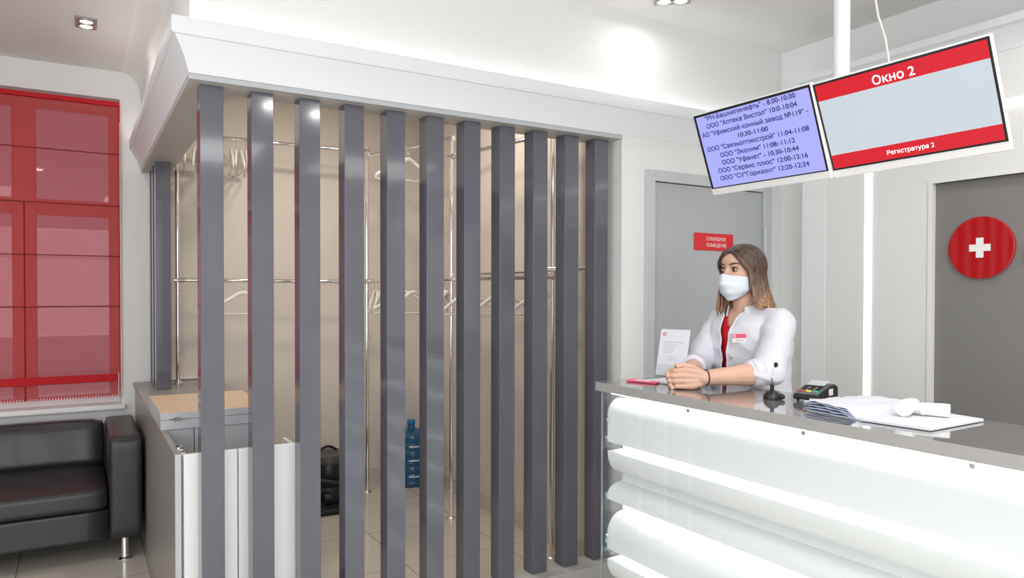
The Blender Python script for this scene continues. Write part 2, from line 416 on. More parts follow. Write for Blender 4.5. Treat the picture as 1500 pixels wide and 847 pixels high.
# side and back walls of the hall, with openings for the added windows
w = MB(); w.box(XL-.12, XL, YB, -.95, 0, H).box(XL-.12, XL, 2.15, YW, 0, H).box(XL-.12, XL, -.95, 2.15, 0, .68).box(XL-.12, XL, -.95, 2.15, 2.42, H)
struct('wall_left', w, W_PAINT)
w = MB(); w.box(XL, -2.15, YB-.12, YB, 0, H).box(.95, XR+.2, YB-.12, YB, 0, H).box(-2.15, .95, YB-.12, YB, 0, .68).box(-2.15, .95, YB-.12, YB, 2.42, H)
struct('wall_back', w, W_PAINT)
def plain_window(name, axis, a0, a1, pos, sgn):
    f = MB(); g = MB(); z0, z1 = .68, 2.42; t = .05
    def bx(mb, u0, u1, d0, d1, zz0, zz1):
        d0, d1 = sorted((pos+sgn*d0, pos+sgn*d1))
        mb.box(*((u0, u1, d0, d1) if axis == 'x' else (d0, d1, u0, u1)), zz0, zz1)
    for u in (a0, (a0+a1)/2-t/2, a1-t): bx(f, u, u+t, .02, .08, z0, z1)
    bx(f, a0, a1, .02, .08, z0, z0+t); bx(f, a0, a1, .02, .08, z1-t, z1)
    o = struct(name, f, PLW, bevel=.004)
    bx(g, a0, a1, .045, .055, z0, z1); g.build('pane', PANE, o)
plain_window('added_window_back', 'x', -2.15, .95, YB, -1)  # unseen windows, added to frame the fill lights
plain_window('added_window_side', 'y', -.95, 2.15, XL, -1)
# bulkhead over the cloakroom, walls round the cloakroom
BX, BY = .34, 2.79                         # outer faces of the bulkhead
b = MB(); b.box(BX, 3.46, BY, BY+.16, 2.1752, H); struct('wall_bulkhead_front', b, W_PAINT)
b = MB(); b.box(BX, BX+.16, BY+.16, YW, 2.175, H); struct('wall_bulkhead_left', b, W_PAINT)
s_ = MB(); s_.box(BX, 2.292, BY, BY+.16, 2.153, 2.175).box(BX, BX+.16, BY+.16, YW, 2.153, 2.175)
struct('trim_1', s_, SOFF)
# door wall
dx0, dx1, dz = 2.438, 3.364, 2.02
w = MB(); w.box(2.292, dx0, BY, BY+.12, 0, 2.175).box(dx1, XR, BY, BY+.12, 0, 2.175).box(dx0, dx1, BY, BY+.12, dz, 2.175)
struct('wall_door', w, W_PAINT)
w = MB(); w.box(2.25, 2.29, BY+.125, YW, 0, H); struct('wall_cloakroom_right', w, BEIGE)
struct('trim_10', MB().box(2.25, 2.295, BY+.119, BY+.125, 0, 2.153), W_PAINT)
w = MB(); w.box(BX+.16, 2.25, YW-.012, YW, 0, H); struct('wall_cloakroom_back', w, BEIGE)
b = MB(); b.box(.9, 2.24, YW-.024, YW-.012, 0, .10).box(2.24, 2.25, BY+.16, YW-.012, 0, .10)
struct('baseboard_cloakroom', b, TILE, bevel=.002)
# rounded cove between ceiling and left bulkhead
prof = [(BX, H+.01), (.230, H+.01), (.235, H-.0015)]
for i in range(13):
    a = i/12*PI/2; prof.append((BX-.098+.100*math.sin(a), H-.166+.1645*math.cos(a)))
struct('trim_2', MB().prism(prof, 1, BY+.002, YW), W_PAINT, smooth=True)
# cornice with a light trough round the bulkhead
CP = [(-.004, 2.1745), (.003, 2.1745), (.004, 2.178)]
for i in range(1, 11):
    a = i/10; CP.append((.004+.049*a-.005*math.sin(PI*a), 2.178+.110*a))
CP += [(.059, 2.289), (.064, 2.295), (.064, 2.347), (.052, 2.347), (.052, 2.298), (-.004, 2.298)]
def cornice_path(path, prof):
    """sweep the (outward, z) profile along an open polyline with mitred corners; path entries: (x,y,nx,ny)"""
    mb = MB(); rows = [[mb.bm.verts.new((x+nx*d, y+ny*d, z)) for d, z in prof] for x, y, nx, ny in path]
    n = len(prof)
    for a, b_ in zip(rows, rows[1:]):
        for k in range(n): mb.bm.faces.new((a[k], a[(k+1) % n], b_[(k+1) % n], b_[k]))
    mb.bm.faces.new(rows[0][::-1]); mb.bm.faces.new(rows[-1]); return mb
struct('trim_3', cornice_path([(BX, YW, -1, 0), (BX, BY, -1, -1), (XR, BY, 0, -1)], CP), TRIMW, smooth=True)
l = MB(); l.box(BX-.032, XR-.02, BY-.034, BY-.014, 2.299, 2.306)
tag(l.build('led_strip', COVE), 'white strip light hidden in the front cornice above the slats', 'light strip')
l = MB(); l.box(BX-.034, BX-.014, BY+.05, YW-.05, 2.299, 2.306)
tag(l.build('led_strip', COVEW), 'warm strip light hidden in the left cornice above the sofa side', 'light strip')
# grey band under the end of the cornice
struct('trim_4', MB().box(.336, 2.292, BY-.006, BY, 2.153, 2.170), GREYLT)

# service door
f = MB(); f.box(dx0, dx0+.059, BY-.018, BY+.10, 0, dz).box(dx1-.063, dx1, BY-.018, BY+.10, 0, dz).box(dx0+.059, dx1-.063, BY-.018, BY+.10, dz-.055, dz)
dr = struct('door_1', MB().box(dx0+.063, dx1-.067, BY-.006, BY+.035, .01, dz-.059), DOORG, bevel=.002)
f.build('door_frame', FRAMEG, dr, bevel=.003)
MB().box(dx0+.059, dx1-.063, BY+.036, BY+.05, 0, dz-.055).build('door_gap', DARK, dr)
for hz in (1.70, .35):
    MB().cyl((dx1-.06, BY-.024, hz-.07), (dx1-.06, BY-.024, hz+.07), .009).build('hinge', FRAMEG, dr, smooth=True)
MB().cyl((2.56, BY-.006, 1.0), (2.56, BY-.05, 1.0), .010).cyl((2.56, BY-.05, 1.0), (2.67, BY-.05, 1.0), .009).cyl((2.56, BY-.006, 1.0), (2.56, BY-.012, 1.0), .025).build('door_handle', STEEL, dr, smooth=True)
# right wall
struct('wall_right', MB().box(XR, XR+.12, YB, BY+.2, 0, H), W_PAINT)
RX = 3.338
w = MB(); w.box(RX, XR, 1.863, 2.44, 0, 2.42).box(RX, XR, YB, 1.863, 1.898, 2.42).box(RX, XR, YB, -.6, 0, 1.898)
struct('wall_furring', w, W_PAINT)
struct('trim_5', MB().box(RX-.0012, XR, 2.407, 2.553, 0, 2.42), W_GLOSS, bevel=.003)
struct('wall_grey_panel', MB().box(RX+.025, XR, -.6, 1.863, 0, 1.898), GREYPANEL)
struct('trim_6', MB().box(RX-.006, RX+.024, 1.857, 1.877, 0, 1.912).box(RX-.006, RX+.024, -.6, 1.857, 1.898, 1.912), PLW, bevel=.001)
RP = [(-.002, 2.413), (.004, 2.42)]
for i in range(9):
    a = i/8; RP.append((.004+.045*(a**1.8), 2.42+.09*a))
RP += [(.058, 2.512), (.060, 2.518), (.060, 2.545), (-.122, 2.545), (-.122, 2.413)]
struct('trim_7', cornice_path([(RX, 2.553-.06, -1, 1), (RX, YB, -1, 0)], RP), TRIMW, smooth=True)
struct('trim_8', MB().box(RX-.03, RX, YB, 2.16, 2.209, 2.222), W_GLOSS)
tag(MB().box(RX-.006, RX, 2.155, 2.188, .02, 2.205).build('led_profile', LINE), 'tall vertical white light line on the wall behind the counter', 'light strip')
tag(MB().box(RX-.006, RX, YB, 2.150, 2.173, 2.208).build('led_profile', LINE), 'horizontal white light line on the wall behind the right screen', 'light strip')

# left window (window_1) inside its recess
fy = 5.25
def wb(mb, x0, x1, z0, z1, y0=fy-.0, y1=fy+.06): mb.box(x0, x1, y0, y1, z0, z1)
f = MB(); wb(f, wx0, wx1, wz0, .752); wb(f, wx0, wx1, 2.515, wz1); wb(f, .165, wx1, .752, 2.515); wb(f, wx0, wx0+.06, .752, 2.515)
wb(f, wx0+.06, -1.022, 1.87, 1.965); wb(f, -.898, -.342, 1.87, 1.965); wb(f, -.218, .165, 1.87, 1.965)
for cx in (-.28, -.96):
    wb(f, cx-.062, cx+.062, .752, 2.515)
win = struct('window_1', f, PLW, bevel=.004)
s1 = MB(); wb(s1, wx0+.06, .165, 1.93, 1.935, fy+.03, fy+.035)
MB().box(wx0+.03, wx1-.03, fy+.028, fy+.034, .74, 2.53).build('pane', PANE, win)
MB().box(-.283, -.277, fy-.004, fy, .74, 1.95).box(-.963, -.957, fy-.004, fy, .74, 1.95).build('sash_seam', DARK, win)
MB().rbox(-.34, -.325, fy-.03, fy, .79, .86, .003).build('sash_catch', PLW, win)
struct('trim_9', MB().rbox(wx0-.04, wx1+.02, YW-.05, fy+.01, .672, .702, .006), PLW)

# ================================================================== CEILING LAMPS
for i, (x, y, e) in enumerate(FILL_PANELS):  # bodies of the added fill panels, out of view
    t = thing('added_fill_panel', 'added square fill light panel on the ceiling, unseen behind the camera, %s' % ('in the middle', 'nearest the left wall', 'in the far right corner')[i], 'ceiling light', (x, y, H-.03))
    q = MB()
    for (a0, a1, b0, b1) in ((-.60, .60, -.60, -.575), (-.60, .60, .575, .60), (-.60, -.575, -.575, .575), (.575, .60, -.575, .575)): q.box(x+a0, x+a1, y+b0, y+b1, H-.03, H)
    q.build('frame', PLW, t)
    MB().box(x-.575, x+.575, y-.575, y+.575, H-.02, H-.005).build('diffuser', mat('panel_face', (1, 1, 1), .5, emit=(1, 1, 1), estr=1.5), t)
def twin_spot(x, y, ang, lab):
    t = thing('recessed_twin_spotlight', lab, 'ceiling light', (x, y, H-.012))
    M = Matrix.Translation((x, y, H)) @ Matrix.Rotation(ang, 4, 'Z')
    MB().rbox(-.085, .085, -.048, .048, -.008, .002, .003, M=M).build('trim_plate', mat('spot_plate', (.40, .36, .34), .3, .5, vary=.1), t)
    for k in (-1, 1):
        c = M @ Vector((k*.038, 0, 0))
        r = MB().lathe([(.036, -.008), (.036, -.013), (.030, -.013), (.028, -.009)], c).build('lamp_ring', STEEL, t, smooth=True)
        MB().lathe([(0, -.011), (.027, -.011), (.027, -.009), (0, -.009)], c).build('lamp', LAMP, r)
twin_spot(.04, 4.29, math.radians(90), 'recessed twin spotlight in the ceiling above the red blind')
twin_spot(2.385, 2.54, math.radians(-40), 'recessed white twin spotlight in the ceiling above the front cornice')
def round_spot(x, y, lab, g=None):
    t = thing('recessed_spotlight', lab, 'ceiling light', (x, y, H-.012), g)
    MB().lathe([(.10, .0), (.10, -.008), (.085, -.010), (.085, 0)], (x, y, H)).build('lamp_ring', STEEL, t, smooth=True)
    MB().lathe([(0, -.006), (.084, -.006), (.084, -.002), (0, -.002)], (x, y, H)).build('lamp', LAMP, t)
round_spot(1.15, 4.15, 'round warm ceiling spotlight inside the cloakroom, nearer the back wall')
round_spot(1.75, 3.55, 'round warm ceiling spotlight inside the cloakroom, nearer the slats')
round_spot(-1.3, 3.2, 'round ceiling spotlight in the waiting area left of the sofa end')
round_spot(2.75, 1.2, 'round ceiling spotlight behind the hanging screens')
round_spot(1.22, .28, 'round hall ceiling spotlight, left of the pair in front of the slats')
round_spot(1.58, .20, 'round hall ceiling spotlight, right of the pair in front of the slats')
round_spot(-.4, 1.0, 'single round hall ceiling spotlight towards the left wall')

# ================================================================== ROMAN BLIND
rb = thing('roman_blind', 'sheer red roman blind covering the window above the sofa', 'blind', (-.75, 5.13, .765))
bx0, bx1, by = -1.72, .221, 5.128
rows = []
seams = [2.56, 2.25, 1.93, 1.62, 1.31, .885]
zs = [2.553-(2.553-.765)*i/60 for i in range(61)]
for z in zs:
    d = min(abs(z-q) for q in seams)
    rows.append([(bx0+(bx1-bx0)*k/24, by-.006*math.exp(-d*d/.0008)+.002*math.sin(k*1.3+z*9), z) for k in range(25)])
MB().grid(rows).build('fabric', SHEER, rb, smooth='all', normals=False)
MB().rbox(bx0, bx1, by-.022, by+.012, 2.545, 2.572, .004).build('head_rail', REDF, rb)
MB().rbox(bx0, bx1, by-.010, by+.002, .845, .893, .003).build('hem_band', REDF, rb)
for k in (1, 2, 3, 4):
    MB().rbox(bx0, bx1, by-.010, by-.004, seams[k]-.003, seams[k]+.003, .001).build('batten', mat('seam_shade_red', (.22, .008, .010), .8, vary=.1), rb)  # stitched seam; the fabric's shade is painted in as darker red
MB().rbox(bx1-.006, bx1+.002, by-.006, by+.003, .80, 2.55, .001).build('side_hem', REDF, rb)
fr = MB()
for i in range(130):
    x = bx0+.007+i*.0149; fr.box(x, x+.007, by-.003, by, .752, .768)
fr.build('fringe', REDF, rb)
lp = MB(); lp.tube([(.222, by-.02, 2.45-.0), (.2235, by-.022, 1.5), (.223, by-.02, .80), (.216, by-.024, .742), (.209, by-.02, .79), (.210, by-.012, .90)], .0022, 6)
lp.build('pull_cord', PLW, rb, smooth='all')

# ================================================================== SOFA
sf = thing('sofa', 'black leather sofa with square arms on short chrome feet under the red blind', 'sofa', (-.70, 4.65, 0))
def cushion(x0, x1, y0, y1, z0, z1, r, puff=.0, fold=0, seed=0):
    t = bmesh.new(); a = MB(); a.bm = t
    nx, ny, nz = 26, 14, 8
    bmesh.ops.create_cube(t, size=2)
    bmesh.ops.subdivide_edges(t, edges=t.edges[:], cuts=15, use_grid_fill=True)
    sx, sy, sz = (x1-x0)/2, (y1-y0)/2, (z1-z0)/2; c = Vector(((x0+x1)/2, (y0+y1)/2, (z0+z1)/2))
    for v in t.verts:
        p = Vector((v.co.x*sx, v.co.y*sy, v.co.z*sz))
        q = Vector((max(-sx+r, min(sx-r, p.x)), max(-sy+r, min(sy-r, p.y)), max(-sz+r, min(sz-r, p.z))))
        d = p-q
        if d.length > 1e-6: p = q + d.normalized()*r
        u = v.co
        w_ = (1-u.x*u.x)*(1-u.y*u.y)*(1-u.z*u.z)
        p += Vector((0, 0, 0)) + Vector((0, u.y*puff*(1-u.x**4)*(1-u.z**4), u.z*puff*(1-u.x**4)*(1-u.y**4)))
        if fold: p.y += fold*noise.noise(Vector((p.x*13+seed, 0, p.z*2.5)))*(1-abs(u.z)**3)
        v.co = c+p
    return a
cushion(.128, .283, 4.25, 5.06, .115, .645, .022, .004).build('arm', LEATH, sf, smooth='all')
cushion(-1.72, -1.565, 4.25, 5.06, .115, .645, .022, .004).build('arm', LEATH, sf, smooth='all')
cushion(-1.565, .127, 4.285, 4.96, .115, .272, .010, .0).build('base', LEATH, sf, smooth='all')
cushion(-1.560, -.722, 4.265, 4.93, .273, .392, .030, .008).build('seat', LEATH, sf, smooth='all')
cushion(-.718, .122, 4.265, 4.93, .273, .392, .030, .008).build('seat', LEATH, sf, smooth='all')
cushion(-1.560, .124, 4.93, 5.07, .115, .632, .030, .0).build('backrest', LEATH, sf, smooth='all')
for x0, x1, sd in ((-1.557, -.722, 3), (-.718, .120, 0)):
    t = cushion(x0, x1, 4.85, 4.965, .395, .640, .035, .010, .014, sd)
    for v in t.bm.verts: v.co.y += (v.co.z-.40)*.22
    t.build('back_cushion', LEATH, sf, smooth='all')
for fx, fy_ in ((.200, 4.292), (.200, 4.99), (-1.64, 4.292), (-1.64, 4.99)):
    MB().lathe([(0, 0), (.030, 0), (.031, .004), (.026, .010), (.019, .014), (.0185, .116), (0, .116)], (fx, fy_, 0), n=24).build('foot', CHROME, sf, smooth=True)

# ================================================================== CLOAKROOM COUNTER AND HATCH
cc = thing('cloakroom_counter', 'grey laminate cloakroom counter beside the sofa, running back to the wall', 'counter', (.55, 4.3, 0))
MB().rbox(.300, .322, 3.43, 5.13, 0, .806, .002).build('side_panel', GREYLAM, cc)
MB().rbox(.288, .775, 4.033, 5.135, .807, .832, .003).build('worktop', GREYLAM, cc)
MB().box(.322, .430, 3.445, 3.463, .05, .806).build('front_panel', GREYLT, cc, bevel=.002)
MB().box(.433, .772, 3.445, 3.463, .05, .806).build('front_panel', GREYLT, cc, bevel=.002)
MB().rbox(.752, .772, 3.463, 5.13, 0, .806, .002).build('side_panel', GREYLAM, cc)
MB().rbox(.34, .75, 3.50, 5.1, .40, .416, .002).build('shelf', GREYLT, cc)
MB().rbox(.42, .70, 5.095, 5.134, .835, .852, .003).build('back_ledge', PLW, cc)
ht = thing('folding_hatch', 'maple topped hatch flap with grey edges folded over on the grey counter', 'hatch', (.55, 3.75, .807))
MB().rbox(.297, .742, 3.43, 4.03, .8065, .8475, .0015).build('lower_leaf', GREYLT, ht)
MB().rbox(.297, .742, 3.43, 4.03, .849, .878, .0015).build('upper_leaf', GREYLT, ht)
MB().box(.299, .740, 3.432, 4.028, .878, .8805).build('maple_surface', WOODL, ht)
lt = MB().rbox(.345, .375, 3.423, 3.430, .842, .860, .001).build('latch', CHROME, ht)
MB().cyl((.330, 3.424, .851), (.392, 3.424, .851), .0035, n=10).build('latch_bolt', CHROME, lt, smooth=True)
MB().rbox(.66, .69, 3.423, 3.430, .842, .860, .001).build('hinge', CHROME, ht)
gt = thing('swing_gate', 'narrow grey swing gate standing open beside the sofa end of the slats', 'gate', (.31, 3.18, 0))
MB().rbox(.300, .322, 2.925, 3.428, .03, .800, .002).build('gate_leaf', GREYLAM, gt)
MB().box(.3005, .3215, 2.922, 2.926, .03, .80).build('edge_band', GREYLT, gt)
g_ = MB(); g_.cyl((.332, 3.08, .78), (.332, 3.08, .80), .016, n=16).rbox(.322, .330, 3.05, 3.11, .735, .80, .001).cyl((.336, 3.02, .77), (.336, 3.02, .79), .012, n=16)
g_.build('hinge', STEEL, gt, smooth=True)
wc = thing('white_cabinet', 'low white lacquered cabinet front seen between the first three slats', 'cabinet', (.55, 3.0, 0))
MB().rbox(.330, .520, 2.93, 2.95, .06, .795, .002).build('door', W_GLOSS, wc)
MB().rbox(.524, .745, 2.93, 2.95, .06, .795, .002).build('door', W_GLOSS, wc)
MB().box(.335, .74, 2.951, 3.06, 0, .06).build('plinth', GREYLAM, wc)
MB().rbox(.327, .343, 2.952, 3.10, .06, .790, .002).rbox(.729, .745, 2.952, 3.10, .06, .790, .002).rbox(.343, .729, 2.952, 3.10, .06, .076, .002).build('carcass', W_GLOSS, wc)
MB().rbox(.505, .53, 2.951, 2.965, .72, .785, .001).build('hinge', STEEL, wc)

# ================================================================== SLATTED PARTITIONS
sp = thing('slatted_partition', 'tall partition of eleven glossy grey vertical slats in front of the cloakroom', 'partition', (1.35, 2.85, 0))
MB().rbox(BX+.0, 2.245, 2.772, 2.925, 0, .083, .003).build('curb', mat('curb_grey', (.50, .49, .47), .25, vary=.05), sp)
for i in range(11):
    x = .379+i*.17865
    MB().rbox(x, x+.0800, 2.838, 2.918, .085, 2.152, .0012, 1).build('slat', SLAT, sp)
sp2 = thing('slatted_partition', 'short side partition of grey slats standing on the counter behind the sofa arm', 'partition', (.42, 4.9, .833))
for y in (4.65, 4.83, 5.01):
    MB().rbox(.382, .462, y, y+.08, .833, 2.152, .0012, 1).build('slat', SLAT, sp2)

# ================================================================== CHROME COAT RACK
rk = thing('coat_rack', 'chrome tube coat rack with two levels of rails along the cloakroom walls', 'coat rack', (1.6, 4.4, 0))
A = (.524, 4.904); B = (1.722, 4.853); C_ = (1.971, 4.031); D = (2.132, 3.158)
def post(p, z0, z1):
    o = MB().cyl((p[0], p[1], z0), (p[0], p[1], z1), .0125, n=20).build('post', CHROME, rk, smooth=True)
    MB().lathe([(0, 0), (.032, 0), (.032, .004), (.020, .009), (.0135, .020), (0, .020)], (p[0], p[1], z0), n=24).build('flange', CHROME, o, smooth=True)
    return o
post(A, .834, 2.40); post(B, 0, 2.40); post(C_, 0, 2.36); post(D, 0, 2.745)
def rail(p, q, z):
    a, b = Vector((*p, z)), Vector((*q, z)); o = MB().cyl(a, b, .0125, n=20).build('rail', CHROME, rk, smooth=True)
    d = (b-a).normalized()
    for p0, p1 in ((a-d*.02, a+d*.045), (b-d*.045, b+d*.02)): MB().cyl(p0, p1, .017, n=16).build('connector', CHROME, o, smooth=True)
rail(A, B, 1.474); rail(A, B, 2.375); rail(B, C_, 1.479); rail(B, C_, 2.345); rail(C_, D, 1.482); rail(C_, D, 2.234); rail(D, (2.235, 2.985), 1.52)
o = MB().cyl((C_[0]+.012, C_[1], 1.510), (D[0]+.012, D[1], 1.512), .008, n=12).build('rail', CHROME, rk, smooth=True)

# ------------------------------------------------------------------ hangers
def make_hanger():
    t = bpy.data.objects.new('coat_hanger', None); COL.objects.link(t); t.empty_display_size = .05; WM[t.name] = Matrix.Identity(4)
    # local frame: hook top at origin (over the rail centre), arms along X, hanging down -Z
    hk = [(.0155*math.cos(a), 0, .0155*math.sin(a)) for a in [math.radians(200-i*20) for i in range(13)]]
    hk += [(0, 0, -.035), (0, 0, -.075)]
    MB().tube(hk, .0017, 8).build('hook', STEEL, t, smooth='all', local=True)
    b = MB()
    arm = [(-.205, 0, -.190), (-.185, 0, -.172), (-.13, 0, -.138), (-.075, 0, -.108), (-.035, 0, -.082), (0, 0, -.072), (.035, 0, -.082), (.075, 0, -.108), (.13, 0, -.138), (.185, 0, -.172), (.205, 0, -.190)]
    b.tube(arm, [.010, .010, .011, .012, .0125, .013, .0125, .012, .011, .010, .010], 10, flat=.62)
    b.build('shoulder_bar', HANGW, t, smooth='all', local=True)
    MB().tube([(-.200, 0, -.186), (-.205, 0, -.200), (-.195, 0, -.208), (0, 0, -.210), (.195, 0, -.208), (.205, 0, -.200), (.200, 0, -.186)], .0045, 8).build('trouser_bar', HANGW, t, smooth='all', local=True)
    return t
hg0 = make_hanger(); first = [True]
def hanger(x, y, z, rz, label, group, tilt=0):
    if first[0]: t = hg0; first[0] = False
    else:
        t = hg0.copy(); COL.objects.link(t)
        for c in hg0.children:
            d = c.copy(); COL.objects.link(d); d.parent = t
    t.location = (x, y, z); t.rotation_euler = (0, tilt, rz); tag(t, label, 'hanger', group); return t
G = 'white coat hangers on the cloakroom rails'
RZ = 2.375+.0
lab8 = ['leftmost hanger on the upper back rail, just left of the first slat', 'second white hanger from the left on the upper back rail', 'third white hanger on the upper back rail, against the first slat',
        'tilted white hanger on the upper rail just right of the first slat', 'fifth white hanger on the upper back rail, between first and second slats', 'sixth white hanger on the upper back rail, between first and second slats',
        'seventh white hanger on the upper back rail, close to the second slat', 'eighth white hanger on the upper back rail, touching view of the second slat']
for i, (x, a, tl) in enumerate([(.565, 84, .05), (.625, 80, -.04), (.65, 86, .03), (.79, 68, .10), (.835, 84, 0), (.865, 80, .03), (.893, 86, -.03), (.925, 82, .02)]):
    hanger(x, 4.90-(x-.524)*.0426, RZ-.003, math.radians(a), lab8[i], G, tl)
hanger(.907, 4.888, 1.471, math.radians(12), 'single white hanger hanging broadside on the middle back rail', G)
def along(p, q, t): return (p[0]+(q[0]-p[0])*t, p[1]+(q[1]-p[1])*t)
x, y = along(B, C_, .50); hanger(x, y, 2.342, math.radians(-6), 'white hanger high on the side rail, seen broadside between the fifth and sixth slats', G)
x, y = along(B, C_, .53); hanger(x, y, 2.342, math.radians(24), 'second white hanger crossing the broadside one on the upper side rail', G)
for i, (t_, a) in enumerate([(.10, 60), (.14, 66), (.18, 57), (.22, 63)]):
    x, y = along(B, C_, t_); hanger(x, y, 1.476, math.radians(a), 'white hanger bunched on the middle rail beside the fifth slat, %s' % ('rearmost', 'second from the rear', 'third from the rear', 'front')[i], G)
for i, (t_, a) in enumerate([(.48, -12), (.58, 18)]):
    x, y = along(B, C_, t_); hanger(x, y, 1.476, math.radians(a), ('white hanger on the middle side rail left of the sixth slat', 'white hanger on the middle side rail half crossing its neighbour')[i], G)
for i, (t_, a) in enumerate([(.84, 45), (.87, 51), (.90, 42), (.93, 48), (.96, 40)]):
    x, y = along(B, C_, t_); hanger(x, y, 1.476, math.radians(a), 'white hanger in the bunch left of the seventh slat, %s' % ('rearmost', 'second from the rear', 'middle one', 'fourth from the rear', 'front one')[i], G)
x, y = along(C_, D, .20); hanger(x, y, 1.479, math.radians(14), 'white hanger with a yellow peg clipped on its bar, right of the seventh slat', G)
hx, hy = x, y
x, y = along(C_, D, .55); hanger(x, y, 1.479, math.radians(8), 'pale hanger on the middle rail seen between the eighth and ninth slats', G)
x, y = along(C_, D, .90); hanger(x, y, 1.479, math.radians(5), 'pale hanger on the middle rail seen left of the last slat', G)
# yellow peg on the bar
cx = hx+.015*math.cos(.24); cy = hy-.004
pg = MB(); pg.rbox(hx-.030, hx+.010, hy-.014, hy-.004, 1.245, 1.300, .003).rbox(hx-.030, hx+.010, hy+.004, hy+.014, 1.245, 1.300, .003).rbox(hx-.022, hx+.002, hy-.006, hy+.006, 1.282, 1.295, .002)
tag(pg.build('clothes_peg', YEL), 'yellow plastic peg clipped to the bar of a white hanger', 'peg')

# ================================================================== THINGS ON THE CLOAKROOM FLOOR
bt = thing('water_bottle', 'large blue water dispenser bottle on the cloakroom floor between the slats', 'bottle', (2.085, 4.93, 0))
pr_ = [(0, .006), (.10, 0), (.124, .008), (.130, .03)]
for z in (.03, .085, .14, .195, .25, .305):
    pr_ += [(.130, z+.004), (.1255, z+.010), (.1255, z+.014), (.130, z+.020)]
pr_ += [(.130, .352), (.128, .370), (.118, .386), (.080, .398), (.040, .404), (.030, .410), (.026, .425), (.026, .455), (0, .455)]
MB().lathe(pr_, (2.085, 4.93, 0), n=40).build('body', BOTT, bt, smooth=True)
MB().lathe([(.028, .432), (.030, .436), (.030, .462), (.026, .470), (0, .470)], (2.085, 4.93, 0), n=28).build('cap', mat('cap_blue', (.02, .22, .50), .3, vary=.05), bt, smooth=True)
lb = MB()
for z in (.075, .19, .29):
    rows = [[(2.085+.1315*math.sin(a)*-1, 4.93-.1315*math.cos(a), zz) for a in [math.radians(-5+i*5) for i in range(8)]] for zz in (z, z+.008)]
    lb.grid(rows)
lb.build('label_print', WHT, bt)
vc = thing('vacuum_cleaner', 'black canister vacuum cleaner on the cloakroom floor between two slats', 'vacuum cleaner', (1.41, 4.75, 0))
cx, cy = 1.41, 4.76
MB().lathe([(0, .03), (.15, .03), (.165, .045), (.165, .12), (.155, .14), (0, .14)], (cx, cy, 0)).build('base', BLKM, vc, smooth=True)
MB().lathe([(.140, .14), (.145, .16), (.145, .27), (.135, .295), (0, .295)], (cx, cy, 0)).build('tank', BLK, vc, smooth=True)
MB().lathe([(.150, .285), (.152, .30), (.140, .335), (.08, .350), (0, .352)], (cx, cy, 0)).build('lid', mat('vacuum_lid', (.08, .07, .065), .35, vary=.2), vc, smooth=True)
MB().tube([(cx-.07+.14*i/10, cy-.02, .340+.040*math.sin(PI*i/10)) for i in range(11)], .009, 8).build('handle', BLK, vc, smooth='all')
MB().tube([(cx-.15, cy-.10, .21), (cx-.10, cy-.19, .20), (cx+.02, cy-.20, .17), (cx+.11, cy-.14, .19), (cx+.14, cy-.08, .23)], .017, 10).build('hose', BLKM, vc, smooth='all')
MB().rbox(cx-.13, cx+.14, cy-.30, cy-.17, .005, .040, .012).build('floor_head', BLKM, vc)
for k in (-1, 1):
    MB().cyl((cx+.03+k*.085-.02, cy-.17, .075), (cx+.03+k*.085+.02, cy-.17, .075), .042, n=24).build('wheel', BLK, vc, smooth=True)

# ================================================================== RECEPTION COUNTER
rc = thing('reception_counter', 'long white reception counter with lit curved front and grey glossy top', 'counter', (1.85, .9, 0))
CY0, CY1 = -.55, 2.145
MB().rbox(1.655, 2.040, CY0, 2.160, 1.036, 1.068, .0015).build('worktop', CTOP, rc)
MB().box(1.6535, 1.6555, CY0, 2.1605, 1.0362, 1.0682).box(1.655, 2.04, 2.159, 2.1615, 1.0362, 1.0682).build('edge_band', CEDGE, rc)
MB().box(1.765, 1.783, CY0, 2.135, .02, 1.034).build('back_panel', W_GLOSS, rc)
MB().box(1.783, 2.010, CY0, CY0+.018, 0, 1.034).box(1.783, 2.010, 2.115, 2.133, 0, 1.034).box(1.992, 2.010, CY0+.018, 2.115, 0, 1.034).build('carcass', W_GLOSS, rc)
MB().box(1.70, 1.765, CY0, 2.135, 0, .035).build('plinth', GREYLT, rc)
ACR = mat('acrylic_white', (.90, .91, .92), .35, vary=.01)
def arc(p0, p1, n=10, conc=False):
    """quarter ellipse from p0 (on back plane) to p1 (outermost) in the x,z plane"""
    (x0, z0), (x1, z1) = p0, p1; out = []
    for i in range(n+1):
        a = i/n*PI/2
        out.append((x0+(x1-x0)*math.sin(a), z1+(z0-z1)*math.cos(a)))
    return out
BXX = 1.7648
def shell(profile, name='curved_panel'):
    t = .006; back = [(x+t, z) for x, z in profile]
    back = [(min(x, BXX), z) for x, z in back]
    poly = profile+back[::-1]
    mb = MB()
    A_ = [mb.bm.verts.new((x, CY0, z)) for x, z in poly]; B_ = [mb.bm.verts.new((x, 2.135, z)) for x, z in poly]; n = len(poly)
    for k in range(n): mb.bm.faces.new((A_[k], A_[(k+1) % n], B_[(k+1) % n], B_[k]))
    mb.bm.faces.new(A_[::-1]); mb.bm.faces.new(B_)
    bmesh.ops.remove_doubles(mb.bm, verts=mb.bm.verts, dist=1e-5)
    return mb.build(name, ACR, rc, smooth=True)
XO = 1.692
def hood(zt, zm, zb): shell(arc((BXX-.001, zt), (XO, zm))+[(XO, zb)], 'curved_panel')
def ledge(zt, zb):
    pr = [(BXX-.001, zt)] + [(XO, zt-.001)] + [(XO+(BXX-.001-XO)*(1-math.cos(i/10*PI/2)), zt-.004-(zt-.004-zb)*math.sin(i/10*PI/2)) for i in range(11)]
    mb = MB(); mb.prism(pr, 1, CY0, 2.135); mb.build('ledge', ACR, rc, smooth=True)
hood(1.010, .950, .846); ledge(.812, .722)
hood(.690, .648, .630)
